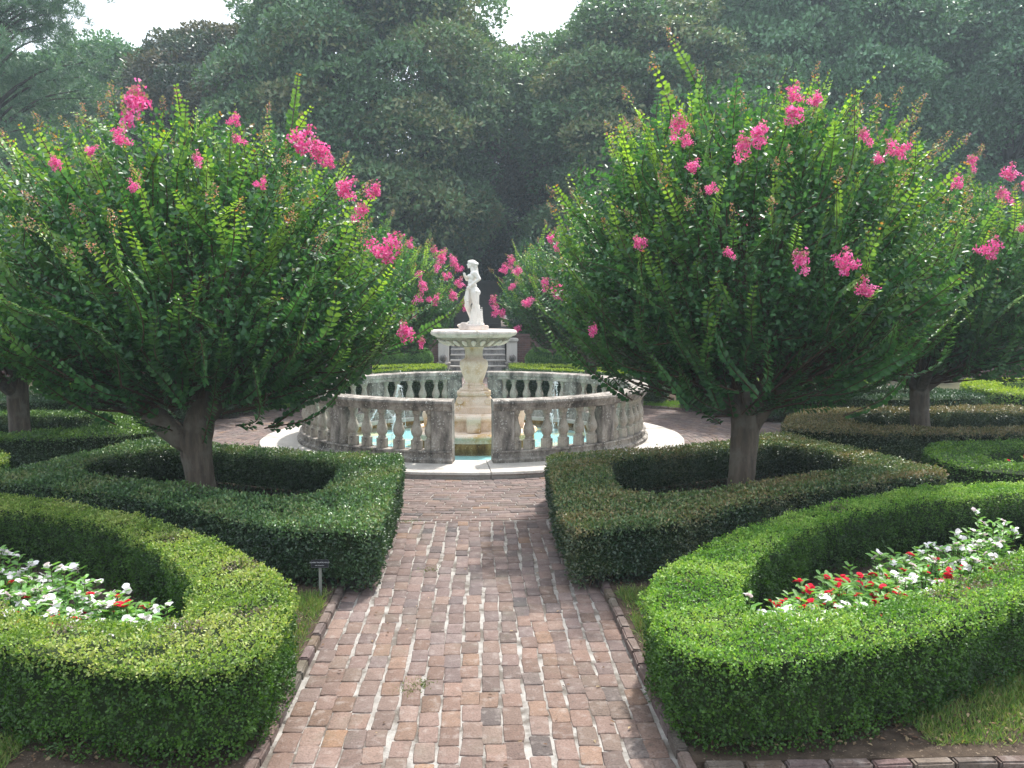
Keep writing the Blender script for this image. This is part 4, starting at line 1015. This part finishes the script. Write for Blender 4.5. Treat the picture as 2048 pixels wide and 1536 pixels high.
RV = [(1.72, 4.85, 'w', 2), (1.83, 4.98, 'w', 3), (2.02, 5.05, 'w', 0), (2.08, 5.3, 'r', 1), (2.3, 5.18, 'w', 1), (2.28, 5.52, 'r', 0), (2.5, 5.35, 'r', 0), (2.52, 5.68, 'r', 1), (2.72, 5.5, 'r', 0), (2.8, 5.85, 'r', 1), (2.98, 5.7, 'w', 1), (3.12, 6.05, 'w', 0), (3.25, 5.85, 'r', 0), (3.32, 6.3, 'r', 1), (3.45, 6.05, 'w', 0), (3.62, 6.45, 'w', 1), (3.72, 6.15, 'r', 3), (3.85, 6.55, 'w', 0), (4.1, 6.65, 'w', 1), (4.3, 6.95, 'w', 2)]
for i, (x, y, c, v) in enumerate(LV):
    cc = 'white' if c == 'w' else 'red'
    plant_vinca(x, y, cc, v, f'{cc} bedding plant in the left box hedge, {ORD[i]} from the path', 'bedding plants in the left hedge', i)
for i, (x, y, c, v) in enumerate(RV):
    cc = 'white' if c == 'w' else 'red'
    plant_vinca(x, y, cc, v, f'{cc} bedding plant in the right box hedge, {ORD[i]} from the path', 'bedding plants in the right hedge', 40 + i)
for i, (x, y) in enumerate(((6.35, 9.75), (6.8, 9.95), (7.1, 9.7), (7.4, 10.1))):
    plant_vinca(x, y, 'red', (2, 0, 2, 0)[i], f'red bedding plant in the looped hedge at the right edge, {("first", "second", "third", "fourth")[i]} from its tip', 'bedding plants at the right edge', 80 + i)

# ------------------------------------------------------------------ grass, litter
def in_any(P, polys):
    k = np.zeros(len(P), bool)
    for q in polys: k |= inside(P, q)
    return k
def grass(label, boxes, dens, h, seed, pal=((.07, .15, .03), (.13, .22, .05), (.25, .25, .10))):
    g = np.random.RandomState(seed); PP = []
    for x0, x1, y0, y1 in boxes:
        n = int((x1 - x0) * (y1 - y0) * dens); P = np.column_stack([g.uniform(x0, x1, n), g.uniform(y0, y1, n)])
        k = ~in_any(P, [inset(q, .1) for q in ALLOUT[:8]]) & (noise(P, 1.3, seed) + g.normal(size=n) * .35 > -.35) & in_any(P, BEDA); PP.append(P[k])
    P = np.vstack(PP); n = len(P); D = nrmz(g.normal(size=(n, 3)) * .5 + [0, 0, .8]); Lh = h * g.uniform(.4, 1.2, n)
    me = leaf_mesh('grass', np.column_stack([P, np.full(n, .045)]), D, rnd_unit(g, n), Lh, np.full(n, .006), pick(pal, g.rand(n), g), False, .05)
    o = link('grass', me, M['grass']); tag(o, label, 'grass', kind='stuff')
grass('thin grass between hedges and brick kerb', [(1.08, 1.75, 4.9, 6.6), (-1.85, -1.17, 4.9, 6.6)], 9000, .075, 1)
grass('patch of lawn beyond the near hedges', [(2.3, 7, 4.1, 5.6), (-7, -2.3, 4.0, 5.3)], 15000, .05, 2)
grass('grass behind the pool at the right', [(3.6, 6.2, 18.0, 20.6), (-6.2, -3.6, 18.0, 20.6)], 3500, .09, 3, ((.10, .22, .03), (.18, .32, .05)))
def litter(label, boxes, seed, z=.05, L=(.010, .042)):
    g = np.random.RandomState(seed); PP = []
    for x0, x1, y0, y1, n in boxes: PP.append(np.column_stack([g.uniform(x0, x1, n), g.uniform(y0, y1, n)]))
    P = np.vstack(PP); n = len(P); D = nrmz(g.normal(size=(n, 3)) * [1, 1, .15]); N = nrmz(g.normal(size=(n, 3)) * .3 + [0, 0, 1])
    l = g.uniform(*L, n); c = np.array([(.20, .13, .08), (.30, .22, .13), (.14, .09, .06), (.38, .30, .18)])[g.randint(0, 4, n)] * g.uniform(.7, 1.2, (n, 1))
    o = link('fallen_leaves', leaf_mesh('fallen_leaves', np.column_stack([P, z + g.rand(n) * .012]), D, N, l, l * .45, c, True), M['petal']); tag(o, label, 'leaf litter', kind='stuff')
litter('brown leaf litter on the soil of the beds', [(1.1, 6.5, 4.12, 5.4, 4200), (-6.5, -1.2, 4.12, 5.4, 4200), (1.4, 4.4, 7.9, 11, 1800), (-4.5, -1.5, 7.9, 11, 1800), (1.1, 1.9, 5, 6.8, 400), (-2.0, -1.2, 5, 6.8, 400), (5.8, 9.5, 12.4, 14.3, 900), (-9.5, -5.8, 12.4, 14.3, 900)], 4)
litter('few small dry leaves scattered on the brick path', [(-1.05, .95, 4, 9, 70), (-4.5, 4.5, 10, 20, 120)], 5, .004, (.012, .035))
def weeds():
    g = np.random.RandomState(8); P = []
    for x, y, r in ((-.42, 4.98, .05), (-.36, 5.05, .04), (-.45, 7.35, .05), (-.75, 9.1, .06)):
        P.append(np.array((x, y)) + g.normal(size=(120, 2)) * r)
    P = np.vstack(P); n = len(P); 
    o = link('weeds', leaf_mesh('weeds', np.column_stack([P, np.full(n, -.002)]), nrmz(g.normal(size=(n, 3)) + [0, 0, .5]), rnd_unit(g, n), g.uniform(.008, .022, n), g.uniform(.005, .009, n), pick([(.08, .13, .03), (.18, .2, .06)], g.rand(n), g)), M['grass']); tag(o, 'little green weeds in the joints of the brick path', 'weeds', kind='stuff')
weeds()

# ------------------------------------------------------------------ plant sign
def plant_sign(x, y, rz, label, text, sc=1.0, stake=.24, post='stake'):
    root = empty('plant_sign', (x, y, .045), rz, label, 'plant sign', 'plant name signs'); root.scale = (sc,) * 3
    bm = bmesh.new(); bm_box(bm, -.011, .011, -.003, .003, -.05, stake, .001); bm_obj('stake', bm, plain('galvanised_stake', (.30, .30, .28), .5, .4), root)
    pl_ = empty('plate_mount', (0, -.008, stake + .025)); 
    bm = bmesh.new(); bm_box(bm, -.068, .068, -.003, .003, -.031, .031, .0015); p = bm_obj('name_plate', bm, plain('black_plate', (.008, .008, .011), .95), root)
    p.location = (0, -.010, stake + .02); p.rotation_euler = (R(-12), 0, 0)
    bpy.data.objects.remove(pl_)
    for i, (t, s, z) in enumerate(text):
        cu = bpy.data.curves.new('lettering', 'FONT'); cu.body = t; cu.size = s; cu.align_x = 'CENTER'; cu.align_y = 'CENTER'; cu.extrude = .0003
        cu.materials.append(plain('white_lettering', (.5, .5, .5), .6))
        tmp = bpy.data.objects.new('lettering', cu); COL.objects.link(tmp); bpy.context.view_layer.update()
        lm = bpy.data.meshes.new_from_object(tmp.evaluated_get(bpy.context.evaluated_depsgraph_get())); bpy.data.objects.remove(tmp)
        o = bpy.data.objects.new('lettering', lm); COL.objects.link(o); o.parent = p; o.location = (0, -.0042, z); o.rotation_euler = (R(90), 0, 0)
    bm = bmesh.new()
    for x0, x1, z0, z1 in ((-.066, .066, .0285, .0295), (-.066, .066, -.0295, -.0285), (-.066, -.065, -.0283, .0283), (.065, .066, -.0283, .0283)): bm_box(bm, x0, x1, -.0040, -.0032, z0, z1)
    bm_obj('edge_line', bm, plain('plate_line', (.16, .16, .17), .6), p)
plant_sign(-1.235, 6.55, 0, 'small black plant name sign on a grey stake beside the brick path', [('DWARF YAUPON HOLLY', .0135, .009), ('ILEX VOMITORIA', .009, -.014)])

# ------------------------------------------------------------------ terrace, steps, wall behind
slab('terrain', [(-60, 29.6), (-1.35, 29.6), (-1.35, 33.4), (1.27, 33.4), (1.27, 29.6), (60, 29.6), (60, 140), (-60, 140)], -.05, 1.40, M['soil'])
def wall(x0, x1, label):
    root = empty('retaining_wall', ((x0 + x1) / 2, 29.4, -.05), 0, label, 'brick wall', 'brick retaining walls'); w = (x1 - x0) / 2
    bm = bmesh.new(); bm_box(bm, -w, w, -.15, .18, 0, 1.43); bm_obj('brickwork', bm, M['brickwall'], root)
    bm = bmesh.new(); bm_box(bm, -w, w, -.19, .22, 1.433, 1.51, .01); bm_obj('coping', bm, M['brickwall'], root)
wall(-22, -1.37, 'dark red brick retaining wall left of the stone steps'); wall(1.29, 22, 'dark red brick retaining wall right of the stone steps')
stp = empty('stone_steps', (-.04, 29.3, 0), 0, 'grey weathered stone steps behind the fountain', 'steps')
for i in range(8):
    bm = bmesh.new(); bm_box(bm, -.98, .98, .42 * i, .42 * i + .46, -.05, .178 * (i + 1) - .045); bm_obj('riser', bm, M['steps'], stp)
    bm = bmesh.new(); bm_box(bm, -.98, .98, .42 * i - .03, .42 * i + .43, .178 * (i + 1) - .044, .178 * (i + 1), .012); bm_obj('tread', bm, M['platform'], stp)
for sx, w in ((-1, 'left'), (1, 'right')):
    root = empty('stair_pier', (-.04 + sx * 1.16, 28.95, 0), 0, f'pale stone pier with a stone ball flanking the steps on the {w}', 'stone pier', 'piers flanking the steps')
    bm = bmesh.new(); bm_box(bm, -.20, .20, -.25, .55, -.05, .46, .01); bm_obj('base', bm, M['rail'], root)
    bm = bmesh.new(); bm_box(bm, -.23, .23, -.29, .55, .461, .52, .012); bm_obj('ledge', bm, M['rail'], root)
    bm = bmesh.new(); bm_box(bm, -.175, .175, .10, .60, .521, 1.22, .01); bm_obj('pier_shaft', bm, M['platform'], root)
    bm = bmesh.new(); bm_box(bm, -.215, .215, .05, .65, 1.221, 1.33, .02); bm_obj('cap', bm, M['platform'], root)
    lathe('ball', [(.001, .521), (.07, .523), (.07, .535), (.045, .55), (.05, .56)] + [(.125 * math.sin(R(t)), .675 - .125 * math.cos(R(t))) for t in range(25, 181, 12)], 24, M['rail'], root, sharp=50).location = (0, -.10, 0)
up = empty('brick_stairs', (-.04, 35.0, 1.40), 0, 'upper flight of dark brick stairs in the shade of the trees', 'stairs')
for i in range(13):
    bm = bmesh.new(); bm_box(bm, -.95, .95, .34 * i, .34 * i + .36, -.05, .17 * (i + 1)); bm_obj('brick_step', bm, M['shadebrick'], up)

# round clipped bushes along the wall
def ball_bush(name, loc, rad, label, group, cat, seed, leaf=(.05, .03), n=9000, pal=gtop, sq=False, taper=0.0):
    g = np.random.RandomState(seed); root = empty(name, loc, 0, label, cat, group); rx, ry, rz = rad
    U = rnd_unit(g, n)
    if sq:   # clipped block
        U = g.uniform(-1, 1, (n, 3)); ax = g.choice(3, n, p=np.array([ry * rz, rx * rz, rx * ry]) / (ry * rz + rx * rz + rx * ry)); U[np.arange(n), ax] = np.sign(U[np.arange(n), ax]); NNn = np.zeros((n, 3)); NNn[np.arange(n), ax] = U[np.arange(n), ax]
    else: NNn = U
    S = U * (1 + .04 * noise(U, 1.2, seed))[:, None] * (1 - .10 * g.rand(n, 1) ** 2)
    tp = 1 - taper * (S[:, 2:3] + 1) / 2
    P = S * [rx, ry, rz]; P[:, :2] *= tp; P[:, 2] += rz
    C = pick(pal, .35 + .5 * U[:, 2] * 0 + g.rand(n) * .65, g)
    link('foliage', leaf_mesh('foliage', P, nrmz(NNn + g.normal(size=(n, 3)) * .8), nrmz(NNn + g.normal(size=(n, 3)) * .5), np.full(n, leaf[0]) * g.uniform(.7, 1.2, n), np.full(n, leaf[1]), C), M['topiary'], root)
    bm = bmesh.new()
    if sq: bm_box(bm, -rx * .92, rx * .92, -ry * .92, ry * .92, .05, rz * 1.92)
    else:
        bmesh.ops.create_icosphere(bm, subdivisions=3, radius=1)
        for v in bm.verts: v.co = Vector((v.co.x * rx * .88 * (1 - taper * (v.co.z + 1) / 2), v.co.y * ry * .88 * (1 - taper * (v.co.z + 1) / 2), v.co.z * rz * .88 + rz))
    bm_obj('twigs', bm, M['twigs'], root)
    return root
gb = 'round clipped bushes along the wall'
for i, (x, r, lab) in enumerate(((1.98, .44, 'round clipped bush right of the steps, nearest to them'), (2.86, .42, 'round clipped bush right of the steps, second from them'), (3.75, .44, 'round clipped bush right of the steps, third from them'), (-1.98, .46, 'round clipped bush left of the steps, nearest to them'), (-2.85, .43, 'round clipped bush left of the steps, second from them'), (-3.75, .44, 'round clipped bush left of the steps, third from them'))):
    ball_bush('round_bush', (x, 28.2, .28), (r, r, r * .85), lab, gb, 'bush', 60 + i, pal=[(.07, .17, .04), (.13, .27, .06)])
ball_bush('clipped_yew', (-1.75, 32.5, 1.4), (.75, .9, 1.5), 'square-clipped tall evergreen block left of the upper stairs', 'evergreens beside the upper stairs', 'evergreen', 70, (.07, .04), 12000, [(.03, .09, .03), (.06, .15, .05)], True)
ball_bush('conical_yew', (1.75, 32.2, 1.4), (.95, .9, 1.75), 'tall shaggy evergreen right of the upper stairs', 'evergreens beside the upper stairs', 'evergreen', 71, (.10, .035), 12000, [(.03, .09, .04), (.06, .14, .06)], False, .5)

# ------------------------------------------------------------------ big trees behind
def big_crown(seed, rx, rz, zc, lobes, per, leaf, pal, lobe_r=(1.15, 2.1), up=.35, droop=0.0, cone=0.0, gap=0.0):
    g = np.random.RandomState(seed)
    U = rnd_unit(g, lobes); U[:, 2] = np.where(U[:, 2] < -.75, -U[:, 2], U[:, 2])
    rad = g.uniform(.55, 1.0, lobes) ** .6; Cn = U * rad[:, None] * [rx, rx, rz]
    if cone: Cn[:, :2] *= (1 - cone * np.clip((Cn[:, 2:3] / rz + 1) / 2, 0, 1))
    lr = g.uniform(*lobe_r, lobes); Ps, Ns, Fs = [], [], []
    tone = g.rand(lobes)
    for i in range(lobes):
        n = int(per * (lr[i] / np.mean(lobe_r)) ** 2); v = rnd_unit(g, n); v[:, 2] = np.where((v[:, 2] < -.15) & (g.rand(n) < .75), -v[:, 2], v[:, 2])
        q = v * (lr[i] * (.62 + .38 * g.rand(n, 1) ** .35) * (1 + .22 * noise(v, .9, seed + i))[:, None]); q[:, 2] *= .62
        q[:, 2] -= droop * (q[:, 0] ** 2 + q[:, 1] ** 2) / lr[i]
        Ps.append(q + Cn[i]); Ns.append(v); Fs.append(np.full(n, tone[i]))
    P = np.vstack(Ps); V = np.vstack(Ns); F = np.concatenate(Fs); n = len(P)
    k = P[:, 2] > -zc + .6; P, V, F = P[k], V[k], F[k]; n = len(P)
    # sprig clustering: pull leaves onto random sprig centres
    m = max(50, n // 9); ci = g.randint(0, n, m); a = g.randint(0, m, n)
    j = np.arange(n); near = ci[(j * m // n)]
    P = P * .45 + P[near] * .55 + g.normal(size=(n, 3)) * .09 if False else P
    N = nrmz(V * .5 + [0, 0, up + .3] + g.normal(size=(n, 3)) * .55); D = nrmz(V * .6 + g.normal(size=(n, 3)) * .7)
    C = pick(pal, F * .75 + g.rand(n) * .42, g)
    me = leaf_mesh('crown', P, D, N, leaf[0] * g.uniform(.7, 1.25, n), leaf[1] * g.uniform(.8, 1.2, n), C)
    me.materials.append(M['magnolia'])
    ch = [[(0, 0, -zc - .3, .38), (.1, 0, -zc * .4, .30), (0, .1, rz * .5, .12)]]
    for i in range(0, lobes, 4):
        c = Cn[i] * .8; b = np.array((0, 0, max(-zc * .7, c[2] - .35 * np.hypot(c[0], c[1]) - .5)))
        ch.append([(*b, .12), (*(b * .45 + c * .55 + [0, 0, -.2]), .07), (*c, .025)])
    tr = sweep('trunk', ch, 7, .05, seed); tr.materials.append(M['darkbark'])
    return me, tr
mag = [(.038, .090, .046), (.074, .160, .074), (.125, .235, .10), (.19, .20, .09)]
magb = [(.026, .058, .036), (.05, .085, .045), (.095, .095, .05), (.13, .105, .06)]
oak = [(.046, .12, .062), (.084, .195, .095), (.135, .27, .13)]
BT = {'magnolia': big_crown(101, 5.2, 7.2, 8.2, 170, 1050, (.23, .12), mag),
      'magnolia2': big_crown(102, 4.6, 6.6, 7.6, 140, 1050, (.23, .12), magb),
      'oak': big_crown(103, 5.6, 6.8, 8.0, 170, 1200, (.20, .12), oak, (1.1, 2.3), .5),
      'oak2': big_crown(104, 4.6, 6.0, 7.5, 120, 1200, (.20, .12), oak, (1.1, 2.1), .5)}
GT = 'tall trees behind the garden'
def big_tree(kind, x, y, ztop, label, rz, s=1.0, base=1.35, group=GT):
    d = {'magnolia': (7.2, 8.2), 'magnolia2': (6.6, 7.6), 'oak': (6.8, 8.0), 'oak2': (6.0, 7.5)}[kind]
    hh = d[0] + d[1] + 1.0; sz = (ztop - base) / hh
    root = empty('broadleaf_tree' if 'oak' in kind else 'magnolia_tree', (x, y, base), rz, label, 'tree', group); root.scale = (s, s, sz)
    for nm, me in zip(('crown', 'trunk'), BT[kind]):
        o = link(nm, me, None, root); o.location = (0, 0, d[1])
    return root
big_tree('magnolia', -4.6, 38.5, 18.5, 'broad dark magnolia rising out of the picture behind the statue, left of it', .3, 1.05)
big_tree('magnolia2', -11.6, 42, 15.9, 'bronze-tinged magnolia left of the broad dark magnolia', 1.2)
big_tree('oak2', -18.3, 45, 15.9, 'grey-green tree with a ragged top between the pine and the magnolias', 2.0, 1.05)
big_tree('magnolia', 7.6, 38.5, 16.9, 'glossy dark magnolia right of the sky gap', 3.6, 1.02)
big_tree('oak', 15.0, 40, 19.5, 'big spreading green tree behind the right crape myrtle', .9, 1.05)
big_tree('oak', 23.5, 38, 18.2, 'tall dark tree at the right edge of the wood', 4.0, 1.0)
big_tree('magnolia2', 2.3, 46, 16.2, 'dark tree behind the stairs below the sky gap', 5.0, .95)
big_tree('oak2', 10.8, 48, 21.0, 'grey-green tree rising behind the glossy magnolia', 4.4, 1.1)
big_tree('oak2', -26, 42, 16.5, 'broadleaf tree beyond the pine at the far left', 1.0, 1.05)
big_tree('oak2', 31, 44, 20.0, 'broadleaf tree beyond the right edge', 2.6, 1.1)
big_tree('magnolia2', -12.5, 50, 15.5, 'dark tree seen through the gaps on the left', 4.1, 1.2)
big_tree('magnolia', -20, 54, 15.0, 'distant dark tree behind the ragged-topped tree', 2.2, 1.2)
big_tree('oak', 20, 52, 21.0, 'distant green tree closing the right background', 1.7, 1.2)

def pine(name, x, y, ztop, rad, label, seed, base=1.35, clumps=90, tufts=26, pal=((.045, .11, .07), (.075, .16, .095), (.12, .21, .125))):
    g = np.random.RandomState(seed); root = empty(name, (x, y, base), 0, label, 'tree', GT); H = ztop - base
    ch = [[(0, 0, -.3, .34), (.1, .05, H * .5, .24), (0, 0, H * .97, .05)]]; P, D = [], []
    for i in range(clumps):
        t = g.uniform(.16, 1.0); a = g.rand() * 6.28; r = rad * (1 - .55 * t) * g.uniform(.35, 1); c = np.array((r * math.cos(a), r * math.sin(a), H * t + g.normal() * .3))
        ch.append([(0, 0, c[2] - .9 - r * .2, .06), (c[0] * .5, c[1] * .5, c[2] - .35, .035), (*c, .012)])
        for k in range(tufts):
            tc = c + g.normal(size=3) * [.55, .55, .32]; m = 34; d = rnd_unit(g, m) + [0, 0, .35]; P.append(np.repeat(tc[None], m, 0)); D.append(nrmz(d))
    P = np.vstack(P); D = np.vstack(D); n = len(P)
    me = leaf_mesh('crown', P, D, rnd_unit(g, n), g.uniform(.16, .30, n), np.full(n, .022), pick(pal, g.rand(n), g), False, .0)
    link('crown', me, M['topiary'], root); link('trunk', sweep('trunk', ch, 7, .04, seed), M['darkbark'], root)
pine('pine_tree', -16.6, 30.5, 19, 4.8, 'blue-green pine with feathery needles at the left edge', 1, clumps=170, tufts=30)
pine('pine_tree', -14.2, 60, 27.5, 4.2, 'pale distant pine top above the bronze-tinged magnolia', 2, .5, 40, 16, ((.05, .10, .06), (.09, .16, .09)))

# dense dark undergrowth filling the wood behind the terrace
def under():
    g = np.random.RandomState(9); n = 90000; P = np.column_stack([g.uniform(-34, 36, n), g.uniform(34.5, 42, n), 1.35 + 4.6 * g.rand(n) ** 1.1])
    P[:, 1] = 35.5 + 3.0 * (P[:, 2] - 1.35) / 4.6 + 1.2 * noise(P[:, [0, 2]], .16, 2) + g.rand(n) * 1.2
    P = P[~((np.abs(P[:, 0] + .04) < 1.5) & (P[:, 1] < 40))]; n = len(P)
    me = leaf_mesh('undergrowth', P, rnd_unit(g, n), nrmz(g.normal(size=(n, 3)) * .6 + [0, -.5, .6]), g.uniform(.14, .26, n), g.uniform(.07, .12, n), pick(mag, g.rand(n) * .8, g))
    o = link('undergrowth', me, M['magnolia']); tag(o, 'dark evergreen undergrowth below the tall trees', 'undergrowth', kind='stuff')
    g2 = np.random.RandomState(3)
    xs = np.linspace(-60, 60, 60); V = []; 
    for i, x in enumerate(xs):
        for j, (dy, z) in enumerate(((0, 1.2), (.8, 3.5), (2.5, 5.2), (6, 6.0))): V.append((x, 42.5 + dy + g2.normal() * .4, z + g2.normal() * .4))
    F = [(i * 4 + j, (i + 1) * 4 + j, (i + 1) * 4 + j + 1, i * 4 + j + 1) for i in range(59) for j in range(3)]
    me = bpy.data.meshes.new('hill'); me.from_pydata(V, [], F); tag(link('hill', me, M['twigs']), kind='structure')
under()

# ------------------------------------------------------------------ haze
HAZE = 0.0016
if HAZE > 0:
    m, nt, out = nmat('haze'); v = N_(nt, 'ShaderNodeVolumePrincipled'); v.inputs['Color'].default_value = (.74, .90, 1.0, 1); v.inputs['Density'].default_value = HAZE; v.inputs['Anisotropy'].default_value = .3
    nt.links.new(v.outputs[0], out.inputs['Volume'])
    bm = bmesh.new(); bm_box(bm, -650, 650, -45, 950, -1.1, 30.0)
    tag(bm_obj('haze', bm, m), kind='stuff')
